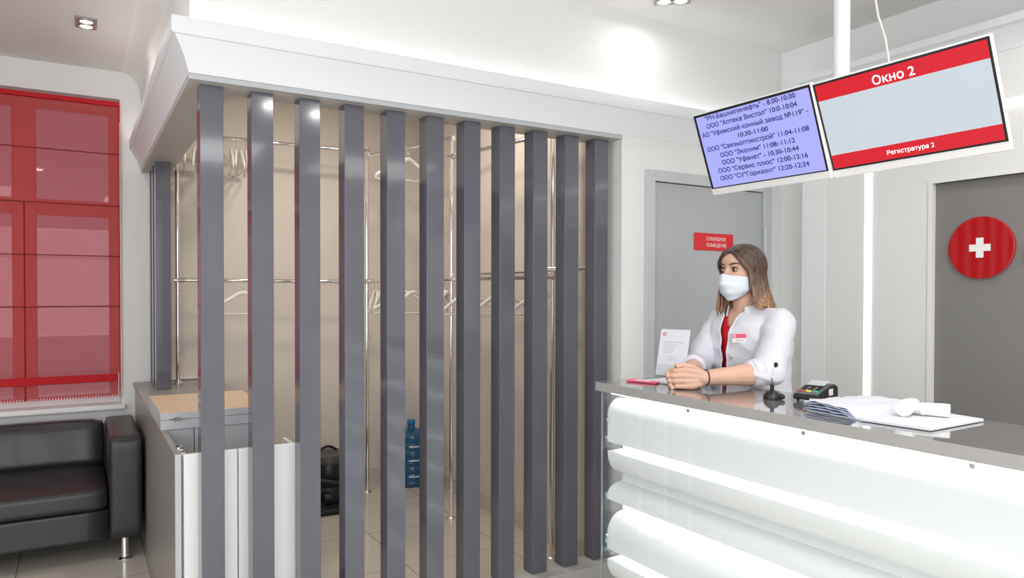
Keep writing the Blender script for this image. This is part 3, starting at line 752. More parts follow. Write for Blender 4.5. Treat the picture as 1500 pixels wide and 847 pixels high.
hood(.578, .500, .444); ledge(.408, .318)
hood(.288, .246, .228)
hood(.176, .110, .050)
for z in (1.028, .838, .612, .434, .212):
    x0 = BXX-.012 if z < 1 else 1.700
    MB().box(x0, x0+.010, CY0+.01, 2.125, z-.004, z+.004).build('led_strip', LED, rc)
MB().box(1.676, 1.682, CY0, 2.150, .012, 1.030).build('glass_front', GLASS, rc)
MB().box(1.6755, 1.6825, 2.150, 2.153, .012, 1.030).build('glass_edge', GEDGE, rc)
MB().box(1.683, 1.765, 2.140, 2.146, .012, 1.030).build('glass_end', GLASS, rc)
for y in (1.70, 1.27, .84, .41, -.02, -.45):
    s1 = MB().cyl((1.672, y, 1.023), (1.690, y, 1.023), .006, n=14).build('glass_fixing', CHROME, rc, smooth=True)
for z in (.93, .50, .10):
    MB().cyl((1.672, 2.12, z), (1.690, 2.12, z), .006, n=14).build('glass_fixing', CHROME, rc, smooth=True)

ZT = 1.0685
# ---- leaflets, stand, mic, terminal, papers, thermometer
ls = thing('leaflet_stand', 'white information sheet on a leaning clear stand at the left end of the counter', 'leaflet stand', (1.97, 2.08, ZT))
o0 = Vector((1.938, 2.148, ZT+.012)); uu = Vector((.036, -.124, 0)); vv = Vector((.050, -.012, .180))
SM = frame_M(o0, uu, vv); wS, hS = .128, .182
q = MB(); q.box(0, wS, 0, hS, 0, .0012, SM); q.build('sheet', PAPER, ls)
q = MB(); q.box(-.002, wS+.002, -.004, hS*.62, -.004, -.0015, SM); q.box(-.002, wS+.002, -.004, .040, .004, .0055, SM); q.box(-.002, wS+.002, -.006, -.004, -.004, .0055, SM)
q.build('clear_holder', GLASS, ls)
q = MB(); q.box(-.002, wS+.002, -.010, .10, -.012, -.009, frame_M(o0, uu, Vector((.13, .0, .02)))); q.build('foot', GLASS, ls)
q = MB(); q.lathe([(.0045, .0016), (.0075, .0016), (.0075, .0020), (.0045, .0020)], (0, 0, 0), n=20)
bmesh.ops.transform(q.bm, matrix=SM @ Matrix.Translation((.018, hS-.020, 0)), verts=q.bm.verts); q.build('red_mark', RED, ls)
q = MB()
for i, (a, b) in enumerate([(.020, .105)]): q.box(a, b, hS-.052, hS-.0495, .0013, .0016, SM)
for i, w_ in enumerate([.055, .062, .045, .050, .048, .040]): q.box(.020, .020+w_, hS-.060-i*.0065, hS-.0585-i*.0065, .0013, .0016, SM)
for i, w_ in enumerate([.030, .040, .036]): q.box(.045, .045+w_, hS-.108-i*.007, hS-.1067-i*.007, .0013, .0016, SM)
q.build('print', INKG, ls)
# loose white booklets in front of the stand
for k, (dx, dy, a, lab) in enumerate([(0, 0, .30, 'white leaflet lying at the foot of the information stand'), (.012, -.02, .05, 'upper white leaflet lying crossed on another by the information stand')]):
    M = Matrix.Translation((1.862+dx, 2.020+dy, ZT+.001+k*.004)) @ Matrix.Rotation(a, 4, 'Z')
    tag(MB().rbox(-.05, .05, -.07, .07, 0, .003, .0008, 1, M=M).build('leaflet', PAPER, bevel=0), lab, 'leaflet')
M = Matrix.Translation((1.800, 2.055, ZT+.001)) @ Matrix.Rotation(.35, 4, 'Z')
rb_ = thing('red_leaflet', 'red and white leaflet at the left end of the counter', 'leaflet', (1.80, 2.055, ZT))
MB().rbox(-.030, .030, -.062, .062, 0, .006, .001, 1, M=M).build('cover', PINK, rb_)
MB().box(-.022, .022, -.03, .03, .0061, .0066, M).build('white_panel', PAPER, rb_)

mc = thing('desk_microphone', 'small black gooseneck microphone on a domed base on the counter', 'microphone', (1.861, 1.528, ZT))
MB().lathe([(0, 0), (.026, 0), (.027, .006), (.024, .016), (.016, .025), (.008, .029), (0, .030)], (1.861, 1.528, ZT), n=28).build('base', BLK, mc, smooth=True)
MB().cyl((1.861, 1.528, ZT+.026), (1.861, 1.528, ZT+.044), .0062, n=14).build('collar', BLKM, mc, smooth=True)
MB().tube([(1.861, 1.528, ZT+.04), (1.861, 1.529, ZT+.07), (1.862, 1.528, ZT+.088), (1.866, 1.521, ZT+.104)], .0028, 10).build('gooseneck', CHROME, mc, smooth='all')
MB().ell((1.867, 1.519, ZT+.108), (.0065, .0065, .0085)).build('capsule', BLKM, mc, smooth='all')
MB().ell((1.878, 1.505, ZT+.009), (.010, .010, .009)).build('cable_plug', BLK, mc, smooth='all')

# payment terminal
pt = thing('payment_terminal', 'dark grey card payment terminal with coloured keys on the counter', 'card terminal', (1.97, 1.455, ZT))
TM = Matrix.Translation((1.898, 1.435, ZT+.006)) @ Matrix.Rotation(math.radians(12), 4, 'Z')   # x: back, y: left
side = [(0, 0), (0, .012), (.010, .019), (.050, .030), (.095, .040), (.118, .042), (.140, .034), (.142, 0)]
def term_prism(side, y0, y1):
    mb = MB(); mb.prism(side, 1, y0, y1); bmesh.ops.transform(mb.bm, matrix=TM, verts=mb.bm.verts); return mb
term_prism(side, -.040, .040).build('body', BLK, pt, bevel=.004)
top = [(.006, .0172), (.012, .0218), (.050, .0328), (.086, .0400), (.086, .0380), (.050, .0300), (.010, .0185)]
term_prism(top, -.036, .036).build('keypad', mat('terminal_grey', (.13, .135, .14), .4, vary=.1), pt)
MB().box(.066, .112, -.028, .028, .0, .0012, TM @ Matrix.Translation((0, 0, .0245)) @ Matrix.Rotation(math.radians(-13), 4, 'Y')).build('screen', mat('terminal_lcd', (.55, .58, .60), .25, vary=.05), pt)
for k, (y, mm) in enumerate(((.024, RED), (0, YEL), (-.024, GRN))):
    MB().rbox(.018, .027, y-.008, y+.008, 0, .003, .001, 1, M=TM @ Matrix.Translation((0, 0, .0180)) @ Matrix.Rotation(math.radians(-15), 4, 'Y')).build('key', mm, pt)
for r_ in range(4):
    for c_ in range(3):
        MB().rbox(-.003, .003, -.007, .007, 0, .002, .0008, 1, M=TM @ Matrix.Translation((.034+r_*.0085, (c_-1)*.022, .0275+r_*.0024)) @ Matrix.Rotation(math.radians(-15), 4, 'Y')).build('key', BLKM, pt)
MB().box(.072, .100, -.0412, -.0402, .010, .030, TM).build('side_label', PAPER, pt)
MB().box(-.0006, .0002, -.030, .030, .004, .007, TM).build('card_slot', BLKM, pt)
for a, b in ((.015, -.03), (.015, .03), (.125, -.03), (.125, .03)):
    p = TM @ Vector((a, b, 0)); MB().cyl(p-Vector((0, 0, .006)), p+Vector((0, 0, .001)), .004, n=10).build('foot', BLKM, pt)

# papers
sh = MB(); sh.bm.faces.new([sh.bm.verts.new(p) for p in ((1.735, 1.150, ZT+.001), (1.752, .975, ZT+.001), (2.005, .980, ZT+.001), (2.030, 1.180, ZT+.001))])
r_ = bmesh.ops.extrude_face_region(sh.bm, geom=sh.bm.faces[:]); bmesh.ops.translate(sh.bm, vec=(0, 0, .007), verts=[v for v in r_['geom'] if isinstance(v, bmesh.types.BMVert)])
tag(sh.build('paper_sheets', PAPER, bevel=.001), 'flat white stack of sheets under the white thermometer', 'paper')
pp = thing('folded_paper_pile', 'thick pile of folded bluish white medical drapes beside the card terminal', 'paper', (1.90, 1.27, ZT))
def drape(z0, k):
    rows = []
    NU, NV = 36, 22
    for i in range(NU+1):
        u = i/NU; row = []
        for j in range(NV+1):
            v = j/NV
            # corners: near-left, near-right (fold), far-right, far-left
            nl = Vector((1.768, 1.345, 0)); nr = Vector((1.742, 1.160, 0)); frr = Vector((2.025, 1.135, 0)); fl = Vector((2.025, 1.330, 0))
            p = (nl*(1-u)+nr*u)*(1-v) + (fl*(1-u)+frr*u)*v
            rag = (1-u)**5*(.022*noise.noise(Vector((v*9+k*3, k*5, 0)))+.010*noise.noise(Vector((v*25, k*7, 2))))
            hgt = .004*k + (.010*(1-abs(u-.35)*1.1))*min(1, k/3)*(1-.25*v) + .0030*noise.noise(Vector((u*7, v*11, k*2.3)))
            edge = min(1, (1-u)*6)
            p += Vector((rag*.4, rag, 0)); p.z = z0 + max(.0008*k+.0006, hgt*edge+.0009*k+.0005)
            row.append(p)
        rows.append(row)
    return rows
for k in range(5):
    mb = MB().grid(drape(ZT+.0005, k)); o = mb.build('fold', PAPERB if k < 4 else PAPER, pp, smooth='all', normals=False)
    sl = o.modifiers.new('s', 'SOLIDIFY'); sl.thickness = .0009; sl.offset = 1

th = thing('infrared_thermometer', 'white infrared thermometer lying on the sheets of paper', 'thermometer', (1.90, 1.09, ZT+.008))
z0 = ZT+.0085
MB().tube([(1.846, 1.098, z0+.022), (1.862, 1.103, z0+.023), (1.895, 1.112, z0+.025), (1.930, 1.120, z0+.024), (1.950, 1.126, z0+.021)], [.021, .0215, .019, .017, .012], 24).build('barrel', PLW, th, smooth='all')
MB().lathe([(0, .0), (.017, .0), (.021, .003), (.021, .006)], (1.8425, 1.097, z0+.022), (1, .28, .05), 24).build('lens_rim', W_GLOSS, th, smooth=True)
MB().tube([(1.900, 1.108, z0+.018), (1.915, 1.085, z0+.018), (1.932, 1.050, z0+.018), (1.940, 1.030, z0+.018)], [.013, .0165, .018, .0175], 20).build('grip', PLW, th, smooth='all')
MB().ell((1.900, 1.078, z0+.014), (.008, .008, .010)).build('trigger', W_GLOSS, th, smooth='all')

# ================================================================== HANGING SCREENS
def monitor(org, u, v, label):
    M = frame_M(org, u, v); W_, Hh = .5, .281
    t = thing('monitor', label, 'screen', tuple(M @ Vector((W_/2, -Hh, -.02))))
    MB().rbox(-.005, W_+.005, -Hh-.027, .005, -.016, -.0015, .003, M=M).build('housing', PLW, t)
    MB().box(-.0005, W_+.0005, -Hh-.0005, .0005, -.0016, 0, M).build('bezel', BLKM, t)
    MB().rbox(.08, .42, -.25, -.05, -.062, -.016, .012, M=M).build('rear_case', PLW, t)
    return t, M
t1, M1 = monitor((1.98172, 1.99487, 2.0607), (.0053, -1, -.0029), (-.356, -.0046, .9345), 'tilted hanging screen showing a blue timetable, left of the pole')
sc = MB().box(.010, .494, -.2775, -.008, 0, .0004, M1).build('display', SCRB, t1)
TL = [('"РН-Башнипинефть" - 8.00-10.00', .105, .887, -.068), ('ООО "Аптека Вистол" 10:0-10:04', .102, .885, -.169), ('АО "Уфимский конный завод №119" -', .038, .952, -.272),
      ('10:30-11:00', .363, .625, -.370), ('ООО "Связьоптикстрой" 11:04-11:08', .054, .933, -.469), ('ООО "Экохим" 11:08:-11:12', .163, .81, -.573),
      ('ООО "Уфанет" - 10:30-10:44', .162, .825, -.674), ('ООО "Сервис плюс" 12:00-12:16', .107, .881, -.774), ('ООО "СУ"Горизонт" 12:20-12:24', .109, .877, -.876)]
text_mb([(s, a*.5, b*.5, (c-.030)*.281, .0165) for s, a, b, c in TL], M1, .0007, .026).build('lettering', SCRT, sc)
t2, M2 = monitor((1.98994, 1.48635, 2.05541), (.0719, -.9972, .0221), (-.392, -.0079, .92), 'tilted hanging screen with red bands and white lettering, right of the pole')
sc = MB().box(.006, .494, -.232, -.054, 0, .0004, M2).build('display', SCRG, t2)
MB().box(.006, .494, -.055, -.006, .0001, .0006, M2).build('top_band', SCRR, sc)
MB().box(.006, .494, -.2755, -.232, .0001, .0006, M2).build('bottom_band', SCRR, sc)
text_mb([('Окно 2', .368*.5, .611*.5, -.0475, .0262)], M2, .0009).build('lettering', SCRW, sc)
text_mb([('Регистратура 2', .361*.5, .633*.5, -.261, .0135)], M2, .0009).build('lettering', SCRW, sc)
mt_ = thing('screen_mount', 'white ceiling pole and bracket carrying the two hanging screens', 'screen mount', (2.12, 1.476, 2.0))
MB().cyl((2.12, 1.476, 2.02), (2.12, 1.476, H-.012), .0245, n=28).build('pole', PLW, mt_, smooth=True)
MB().lathe([(.06, 0), (.06, -.006), (.03, -.014), (.0255, -.03)], (2.12, 1.476, H), n=28).build('ceiling_flange', PLW, mt_, smooth=True)
MB().rbox(2.108, 2.132, 1.18, 1.78, 1.985, 2.020, .003).build('crossbar', PLW, mt_)
for M_ in (M1, M2):
    c = M_ @ Vector((.25, -.12, -.062)); MB().rbox(-.05, .05, -.05, .05, -.010, 0, .002, M=M_ @ Matrix.Translation((.25, -.10, -.062))).build('bracket_plate', PLW, mt_)
cb = MB(); cb.tube([(2.155, 1.395, H-.002), (2.155, 1.394, 2.62), (2.154, 1.392, 2.50), (2.152, 1.388, 2.36), (2.150, 1.372, 2.27), (2.146, 1.345, 2.19), (2.120, 1.315, 2.10), (2.085, 1.31, 2.00)], .0035, 8)
tag(cb.build('cable', mat('cable_ivory', (.74, .72, .64), .5, vary=.05), smooth='all'), 'thin ivory cable hanging from the ceiling to the right screen', 'cable')

# ================================================================== SIGNS
sg = thing('door_sign', 'red staff only sign with white letters on the grey door', 'sign', (2.918, BY-.012, 1.626))
MB().rbox(2.773, 3.063, BY-.011, BY-.007, 1.626, 1.718, .0008, 1).build('plate', RED, sg)
SG = frame_M((2.773, BY-.0112, 1.626), (1, 0, 0), (0, 0, 1))
text_mb([('СЛУЖЕБНОЕ', .088, .232, .053, .0185), ('ПОМЕЩЕНИЕ', .088, .238, .020, .0185)], SG, .0004, .003).build('lettering', WHT, sg)
ds = thing('round_wall_sign', 'round glossy red sign with a white cross on the grey wall panel', 'sign', (RX+.01, 1.658, 1.463))
MB().lathe([(0, .017), (.132, .017), (.135, .014), (.135, 0), (0, 0)], (RX+.024, 1.658, 1.598), (-1, 0, 0), 64).build('disc', REDG, ds, smooth=True)
c = MB(); xs = RX+.024-.0195
for (y0, y1, z0_, z1_) in ((-.043, .043, -.0150, .0150), (-.0150, .0150, -.043, -.015), (-.015, .015, .015, .043)):
    c.box(xs, xs+.0024, 1.658+y0, 1.658+y1, 1.598+z0_, 1.598+z1_)
c.build('cross', WHT, ds)
lt_ = MB().rbox(RX+.010, RX+.0235, 1.330, 1.487, 1.520, 1.576, .006, 3)
tag(lt_.build('red_letter_sign', REDG, smooth=True), 'edge of a red raised letter sign at the right of the grey panel', 'sign')

# ================================================================== PERSON
ps = thing('person', 'person in white lab coat, red shirt and face mask leaning on the counter', 'person', (2.245, 1.95, 0))
HC = Vector((2.200, 1.950, 0))
def hp(f, l, z): return Vector((HC.x-f, HC.y-l, z))        # head frame: f forward (-X), l her left (-Y)
ZH = Vector((0, 0, 1))
Wl = Vector((1.838, 1.792, 1.110))                          # left wrist (near the camera)
fd = Vector((-.78, .626, 0)).normalized(); nd = Vector((-.626, -.78, 0)).normalized()
El = Vector((2.072, 1.722, 1.118)); Er = Vector((2.085, 2.075, 1.118)); Wr = Vector((1.895, 1.925, 1.112))
Sl = Vector((2.232, 1.800, 1.290)); Sr = Vector((2.245, 2.092, 1.290))
b = MB()
# head
b.ell(hp(-.010, 0, 1.500), (.090, .071, .080), n=28)
b.ell(hp(.026, 0, 1.455), (.060, .056, .080), n=28)
b.ell(hp(.044, 0, 1.396), (.034, .028, .023), n=18)
b.ell(hp(.030, 0, 1.425), (.045, .048, .040), n=20)
b.ell(hp(.046, 0, 1.520), (.040, .054, .036), n=20)
b.ell(hp(.068, 0, 1.5045), (.016, .042, .008), n=16)
for s in (-1, 1):
    b.ell(hp(.055, s*.033, 1.452), (.026, .022, .022), n=16)
b.caps([hp(.083, 0, 1.492), hp(.090, 0, 1.474), hp(.096, 0, 1.454)], [.0065, .0072, .0085], n=12)
# neck and torso
b.caps([hp(-.012, 0, 1.43), Vector((2.232, 1.950, 1.33))], [.048, .054], n=24)
def ring(cx, cy, a, bb, z, n=40, p=2.3):
    out = []
    for i in range(n):
        t = 2*PI*i/n; c_, s_ = math.cos(t), math.sin(t)
        out.append(Vector((cx+bb*math.copysign(abs(c_)**(2/p), c_), cy+a*math.copysign(abs(s_)**(2/p), s_), z)))
    return out
TR = [(.80, .150, .105), (.92, .160, .110), (1.02, .130, .095), (1.10, .128, .092), (1.18, .138, .100), (1.24, .140, .100), (1.29, .150, .085), (1.325, .120, .065), (1.35, .060, .050)]
b.loft([ring(2.245, 1.950, a, d, z) for z, a, d in TR])
b.caps([Vector((2.236, 1.835, 1.298)), Sl, El], [.045, .044, .036])
b.caps([Vector((2.245, 2.065, 1.298)), Sr, Er], [.045, .044, .036])
# forearms
b.caps([El, El.lerp(Wl, .3), El.lerp(Wl, .7), Wl], [.038, .040, .031, .0255])
b.caps([Er, Er.lerp(Wr, .3), Er.lerp(Wr, .7), Wr], [.038, .039, .030, .0245])
# legs and feet (hidden behind the counter)
for s in (-1, 1):
    b.caps([Vector((2.25, 1.95+s*.075, .86)), Vector((2.245, 1.95+s*.085, .47)), Vector((2.26, 1.95+s*.09, .08))], [.085, .055, .038])
    b.caps([Vector((2.265, 1.95+s*.09, .045)), Vector((2.12, 1.95+s*.10, .035))], [.040, .032])
# left hand: palm from four metacarpals, stacked index (top) to little finger (bottom)
tips = []
def P(w, f, n_, z): return w + fd*f + nd*n_ + ZH*z
for k in range(4):
    zk = .0255-.0185*k
    kn = P(Wl, .072-.003*abs(k-1), .012-.002*abs(k-1.3), zk)
    b.caps([P(Wl, .004, 0, .010-.008*k), P(Wl, .040, .010, zk*.92), kn], [.0150, .0130, .0104])
    L = (.90, 1.0, .95, .80)[k]
    p1 = kn + fd*.034*L + nd*-.002 + ZH*(-.002)
    p2 = p1 + fd*.014*L + nd*-.019*L + ZH*(-.003)
    p3 = p2 + fd*-.002 + nd*-.016*L + ZH*(-.004)
    b.caps([kn, p1, p2, p3], [.0092, .0082, .0076, .0066], n=12)
b.ell(P(Wl, .034, .000, -.002), (.026, .020, .030), rot=Matrix((fd, nd, ZH)).transposed(), n=16)
# left thumb along the top
b.caps([P(Wl, .012, .000, .016), P(Wl, .040, -.006, .034), P(Wl, .066, -.010, .041), P(Wl, .090, -.008, .038)], [.0135, .0115, .0090, .0075], n=12)
# right hand held inside the left, fingertips coming round the far side
for k in range(4):
    zk = .020-.0165*k
    kn = P(Wl, .076, -.046, zk)
    b.caps([Wr + ZH*(.010-.006*k), P(Wl, .050, -.052, zk), kn], [.0145, .0125, .0100])
    p1 = P(Wl, .112-.002*k, -.036, zk-.002)
    p2 = P(Wl, .126-.004*k, -.016, zk-.009)
    p3 = P(Wl, .123-.005*k, .002, zk-.017+(.006 if k == 3 else 0))
    b.caps([kn, p1, p2, p3], [.0098, .0086, .0078, .0066], n=12)
    tips.append((p2, p3))
b.caps([P(Wl, .050, -.050, .018), P(Wl, .074, -.040, .034), P(Wl, .094, -.028, .036)], [.012, .010, .0078], n=12)
body = fused(b, .0029, 3)
for v in body.bm.verts:                                     # rest the hands and forearms on the worktop, never inside it
    if v.co.x < 2.045 and .98 < v.co.z < ZT+.0006: v.co.z = ZT+.0006
body = body.build('body', SKIN, ps, smooth='all')
nl = MB()
for p2, p3 in tips:
    d = (p3-p2).normalized(); R = Matrix((d, d.cross(ZH).normalized(), d.cross(ZH).cross(d).normalized())).transposed()
    nl.ell(p3 + Vector((-.0035, -.0020, .0015)), (.0048, .0040, .0040), rot=R, n=10)
nl.build('fingernails', NAIL, ps, smooth='all')
# eyes, lids, brows
for s in (-1, 1):
    e = hp(.0715, s*.0305, 1.4885)
    o = MB().ell(e, (.0110, .0120, .0084), n=20).build('eye', EYEW, ps, smooth='all')
    look = Vector((-1, .10, 0)).normalized()
    MB().ell(e + look*.0088, (.0032, .0062, .0062), n=16).build('iris', IRIS, o, smooth='all')
    ly = MB(); ly.tube([e + Vector((-.0118*math.cos(a), -.0142*math.sin(a), .0028+.0056*math.cos(a*1.1))) for a in [math.radians(-72+i*12) for i in range(13)]], [.0010]+[.0019]*11+[.0010], 8)
    ly.build('upper_lashes', LASH, ps, smooth='all')
    ll = MB(); ll.tube([e + Vector((-.0112*math.cos(a), -.0138*math.sin(a), -.0072*math.cos(a*.9))) for a in [math.radians(-66+i*12) for i in range(12)]], .0007, 6)
    ll.build('lower_lashes', LASH, ps, smooth='all')
    bw = MB(); bw.tube([hp(.0855-.0145*((t-.15)/.85)**2 if t > .15 else .0855, s*(.012+.038*t), 1.5070+.0050*math.sin(t*2.2)) for t in [i/10 for i in range(11)]], [.0016, .0026, .0030, .0032, .0032, .0031, .0029, .0026, .0022, .0017, .0009], 8)
    bw.build('eyebrow', BROW, ps, smooth='all')
# face mask
rows = []
NZ, NA = 26, 36
for i in range(NZ+1):
    v = i/NZ; z = 1.4680-.098*v; row = []
    for j in range(NA+1):
        t = -1+2*j/NA; a = t*math.radians(78)
        low = max(0, v-.50)/.50
        rx = .1015+.014*math.exp(-((v-.30)/.30)**2)*math.exp(-(t/.30)**2) - .030*low**1.6
        ry = .0640-.030*low**1.5
        pl = .0022*math.sin(v*3*2*PI+.6)*(1-abs(t)**3)*(1 if .25 < v < .92 else .2)
        x = (rx+pl)*math.cos(a)**.80 if abs(a) < PI/2 else 0
        zz = z - .010*(1-math.cos(a))*(1-v) + .030*(1-math.cos(a))*low + .005*math.exp(-(t/.16)**2)*(1-v)
        row.append(hp(max(x, .012), (ry+pl*.5)*math.sin(a), zz))
    rows.append(row)
mk = MB().grid(rows).build('face_mask', MASKM, ps, smooth='all', normals=False)
sl = mk.modifiers.new('s', 'SOLIDIFY'); sl.thickness = .0012; sl.offset = 0
for s in (-1, 1):
    MB().tube([hp(.030, s*.0630, 1.460), hp(.014, s*.066, 1.470), hp(.000, s*.064, 1.478), hp(-.006, s*.062, 1.465), hp(.002, s*.062, 1.440), hp(.022, s*.056, 1.415)], .0014, 6).build('ear_loop', MASKM, mk, smooth='all')

# hair: long straight, centre parting
def hair_pt(s, t, off=0):
    """s in [-1,1] round the head (0 = back), t in [0,1] root to tip"""
    side = 1 if s >= 0 else -1; a = abs(s)
    az = math.radians(180-118*a**1.05)                       # azimuth from the face direction
    fa = math.radians(-18+66*a)                              # root position along the parting
    d0 = Vector((math.sin(fa), 0, math.cos(fa)))
    el = math.radians(-14)
    d1 = Vector((math.cos(az)*math.cos(el), side*math.sin(az)*math.cos(el), math.sin(el)))
    T1 = .46
    C0 = (-.006, 0, 1.500)
    R = (.0985+off, .0790+off, .0905+off)
    if t < T1:
        u = t/T1; om = math.acos(max(-1, min(1, d0.dot(d1))))
        d = (d0*math.sin((1-u)*om)+d1*math.sin(u*om))/math.sin(om)
        bulge = 1+.03*math.sin(PI*u)
        return Vector((C0[0]+d.x*R[0]*bulge, d.y*R[1]*bulge, C0[2]+d.z*R[2]*bulge))
    u = (t-T1)/(1-T1)
    p = Vector((C0[0]+d1.x*R[0], d1.y*R[1], C0[2]+d1.z*R[2]))
    zend = 1.342-.010*math.cos(a*PI) - (.022 if side < 0 and a > .7 else 0) + .014*noise.noise(Vector((s*22, 4, 1))) + .007*noise.noise(Vector((s*61, 2, 8)))
    flare = (.032 if side > 0 else .006)*u**1.4 + .004*math.sin(u*5+s*9)*u
    q = Vector((p.x*(1-.12*u) - .026*(1-a)*u**1.5 + (.004*u if a > .8 else 0), p.y*(1+.06*u)+side*flare, p.z+(zend-p.z)*u))
    q.x -= off*0; return q
def hair_shell(off, seed, k):
    NS, NT = 150, 40; rows = []
    for i in range(NS+1):
        s = -1+2*i/NS; row = []
        for j in range(NT+1):
            t = j/NT; p = hair_pt(s, t, off)
            n_ = noise.noise(Vector((s*26+seed, t*1.6, seed)))*.0045 + noise.noise(Vector((s*70+seed, t*2.5, 3)))*.0020
            w_ = min(1, t*5)*(1+1.3*max(0, t-.5))
            c = Vector((p.x, p.y, 0)); c = c.normalized() if c.length > 1e-4 else Vector((0, 0, 1))
            p = p + c*n_*w_*k
            row.append(hp(p.x, p.y, p.z))
        rows.append(row)
    return rows
hr = MB().grid(hair_shell(0, 1.7, 1)).build('hair', HAIR, ps, smooth='all')
sl = hr.modifiers.new('s', 'SOLIDIFY'); sl.thickness = .009; sl.offset = -1
MB().grid(hair_shell(-.006, 8.3, 1.4)).build('under_hair', HAIR, hr, smooth='all')
# front locks framing the face
for side, n0 in ((1, 5), (-1, 6)):
    for q in range(n0):
        pts = []
        for j in range(22):
            t = .08+.92*j/21; p = hair_pt(side*(.995-.035*q), t, .001)
            p.x += .004*max(0, t-.4)*q*.3; p.y += side*.002*math.sin(q*2+t*3); p.z -= .010*(q % 3)*max(0, t-.6)*2.5
            if side < 0: p.x += .030*max(0, t-.55)*1.6; p.y += .010*max(0, t-.5)
            pts.append(hp(p.x, p.y, p.z))
        MB().tube(pts, [.0030+.0042*math.sin(PI*min(1, (j+1)/21*.92+.05)) for j in range(22)], 8, flat=.7).build('hair_lock', HAIR, hr, smooth='all')

# red shirt with V neck
CYc = 1.966
s_ = MB(); s_.loft([ring(2.246, 1.950, a+.004, d+.007, z) for z, a, d in TR[:-2]] + [ring(2.238, 1.950, .105, .066, 1.312)])
sm_ = fused(s_, .006, 3)
dele = [f for f in sm_.bm.faces if f.calc_center_median().x < 2.235 and f.calc_center_median().z > 1.272 and abs(f.calc_center_median().y-CYc) < .006+(f.calc_center_median().z-1.272)*.62]
bmesh.ops.delete(sm_.bm, geom=dele, context='FACES')
so = sm_.build('shirt', SHIRT, ps, smooth='all'); sl = so.modifiers.new('s', 'SOLIDIFY'); sl.thickness = .0015; sl.offset = 1

# lab coat: torso, sleeves, open front
c_ = MB()
from mathutils.bvhtree import BVHTree
CR = [(.72, .190, .135), (.85, .180, .130), (.98, .165, .120), (1.07, .155, .116), (1.14, .158, .118), (1.20, .164, .126), (1.25, .164, .122), (1.29, .162, .104), (1.315, .140, .084), (1.335, .105, .072), (1.350, .078, .064)]
c_.loft([ring(2.243, 1.948, a, d, z, 48) for z, a, d in CR])
c_.caps([Vector((2.236, 1.850, 1.285)), Sl+Vector((0, .006, -.004)), Sl.lerp(El, .5)+Vector((.004, -.003, 0)), El+Vector((.004, 0, .004)), El.lerp(Wl, .17)+ZH*.004], [.062, .059, .055, .052, .048], n=20)
c_.caps([Vector((2.243, 2.050, 1.285)), Sr+Vector((0, -.006, -.004)), Sr.lerp(Er, .5)+Vector((.004, .003, 0)), Er+Vector((.004, 0, .004)), Er.lerp(Wr, .32)+ZH*.004], [.062, .059, .054, .051, .046], n=20)
def folds(p):
    n1 = noise.noise(Vector((p.x*7+p.z*10, p.y*7-p.z*6, p.z*8)))
    n2 = noise.noise(Vector((p.x*20, p.y*20+p.z*14, p.z*18+5)))
    near = max(0, 1-min((p-El).length, (p-Er).length)/.17)
    return .0062*(1-abs(n1)*2.4)*(1+.8*near) + .0026*n2 - .001
cm = fused(c_, .0050, 6, folds); BV = BVHTree.FromBMesh(cm.bm)
def gap(z):
    if z < 1.20: return .014
    if z < 1.31: return .014+.022*(z-1.20)/.11
    return .036+.030*(z-1.31)/.05
dele = []
for f in cm.bm.faces:
    c = f.calc_center_median()
    if c.x < 2.20 and abs(c.y-CYc) < gap(c.z) and c.x > 2.02 and c.z > .7: dele.append(f)
    elif c.z > 1.345: dele.append(f)
bmesh.ops.delete(cm.bm, geom=dele, context='FACES')
for v in cm.bm.verts:
    if v.co.x < 2.045 and .98 < v.co.z < ZT+.0008: v.co.z = ZT+.0008
co = cm.build('lab_coat', COAT, ps, smooth='all', normals=False)
# stand collar
rows = []
for j in range(6):
    v = j/5; row = []
    for i in range(49):
        t = -1+2*i/48; a = PI+math.radians(35)*0 + t*0
        ang = math.radians(180-146*abs(t)) * (1 if t >= 0 else -1)      # 180 = nape ... 34 = front edge
        rx, ry = .068-.006*v, .078-.010*v
        zz = 1.322+.040*v - .018*abs(t)**2*(1) + .004
        row.append(Vector((2.232-rx*math.cos(ang)*(1.18 if abs(t) > .5 else 1)*(1+.0*v), 1.952-ry*math.sin(ang), zz)))
    rows.append(row)
cl = MB().grid(rows).build('collar', COAT, co, smooth='all'); sl = cl.modifiers.new('s', 'SOLIDIFY'); sl.thickness = .004; sl.offset = 0
# turned-up cuffs
for E_, W_, t_, r0 in ((El, Wl, .20, .0475), (Er, Wr, .36, .045)):
    p = E_.lerp(W_, t_)+ZH*.003; d = (W_-E_).normalized()
    cf = MB(); cf.tube([p-d*.022, p-d*.019, p, p+d*.013, p+d*.017], [r0-.004, r0+.002, r0+.0015, r0, r0-.006], 28)
    for v in cf.bm.verts:
        v.co += (v.co-p).normalized()*.0022*noise.noise(v.co*60)
        if v.co.z < ZT+.001: v.co.z = ZT+.001
    cf.build('cuff', COAT, co, smooth='all')
# coat edge bands beside the opening, pocket seam, buttons
def coat_front(y, z, lift=.0015):
    h = BV.ray_cast(Vector((2.05, y, z)), Vector((1, 0, 0)))[0]
    return Vector(((h.x if h is not None else 2.12)-lift, y, z))
for s in (-1, 1):
    pts = [coat_front(CYc+s*(gap(z)+.003), z, .0005) for z in [.80+.015*i for i in range(36)]]
    MB().tube(pts, .0042, 8, flat=.8).build('front_edge', COAT, co, smooth='all')
for z in (1.155, 1.065):
    p = coat_front(CYc-.040, z, .0015); MB().lathe([(0, 0), (.0045, 0), (.0045, .0018), (0, .0018)], p, (-1, -.2, 0), 16).build('snap_button', STEEL, co, smooth=True)
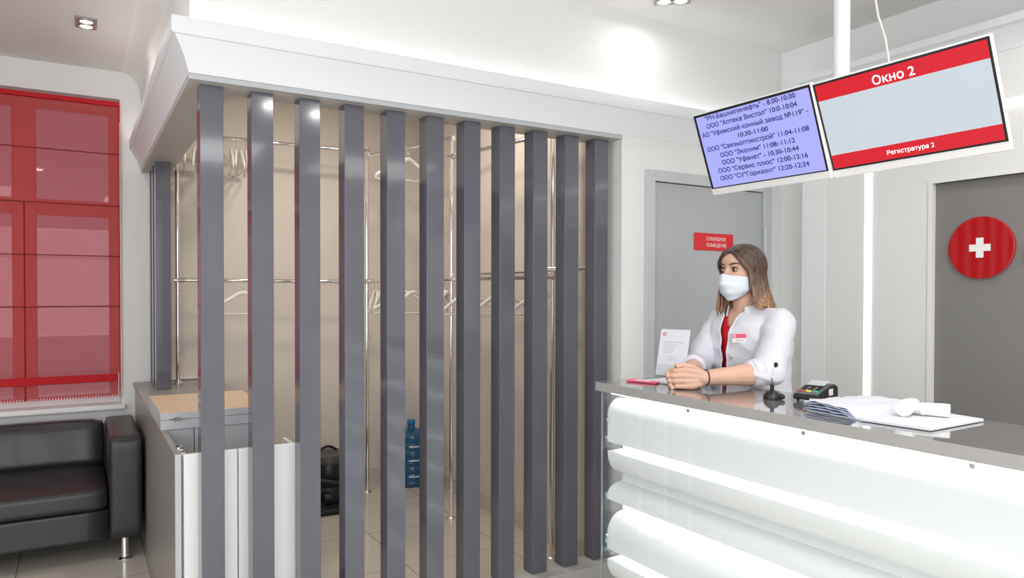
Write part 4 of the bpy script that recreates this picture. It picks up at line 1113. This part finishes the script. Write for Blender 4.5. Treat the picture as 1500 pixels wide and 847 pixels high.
# name badge
bc = coat_front(1.888, 1.232, .006)
bm_ = frame_M(bc, (.30, -1, .05), (-.10, 0, 1))
bd = MB().rbox(-.029, .029, -.018, .018, 0, .002, .0012, 2, M=bm_).build('name_badge', WHT, ps)
MB().box(-.0275, .0275, .0005, .0165, .0021, .0026, bm_).build('badge_band', PINK, bd)
q = MB(); q.lathe([(0, .0027), (.0058, .0027), (.0058, .0031), (0, .0031)], (0, 0, 0), n=20); bmesh.ops.transform(q.bm, matrix=bm_ @ Matrix.Translation((-.019, .0085, 0)), verts=q.bm.verts); q.build('badge_mark', WHT, bd)
MB().box(-.0205, -.0175, .0045, .0125, .0032, .0034, bm_).box(-.023, -.015, .0070, .0100, .0032, .0034, bm_).build('badge_cross', PINK, bd)
MB().box(-.016, .014, -.0075, -.0060, .0021, .0024, bm_).box(-.016, .008, -.0115, -.0102, .0021, .0024, bm_).build('badge_print', INKG, bd)
# wrist band
p = Wl - fd*.000 + Vector((.004, -.0015, 0)); d = (El-Wl).normalized(); R_ = .0275
pts = []
for i in range(24):
    a = 2*PI*i/24; sd = d.cross(ZH).normalized(); v = p + sd*R_*math.cos(a) + ZH*R_*math.sin(a); v.z = max(v.z, ZT+.002); pts.append(v)
MB().tube(pts, .0019, 8, closed=True).build('wrist_band', BLKM, ps, smooth='all')
# trousers and shoes (behind the counter)
t_ = MB()
for s in (-1, 1):
    t_.caps([Vector((2.25, 1.95+s*.070, .88)), Vector((2.245, 1.95+s*.085, .47)), Vector((2.26, 1.95+s*.09, .12))], [.105, .075, .060], n=20)
fused(t_, .01, 4).build('trousers', TROUS, ps, smooth='all')
for s in (-1, 1):
    sh = MB(); sh.loft([[Vector((2.30-x, 1.95+s*.095+w_*math.cos(a), max(.001, h_*.5+h_*.5*math.sin(a)))) for a in [2*PI*i/20 for i in range(20)]] for x, w_, h_ in ((-.02, .020, .05), (0, .035, .085), (.06, .038, .09), (.13, .044, .07), (.19, .042, .055), (.225, .022, .035))])
    sh.build('shoe', W_GLOSS, ps, smooth='all')
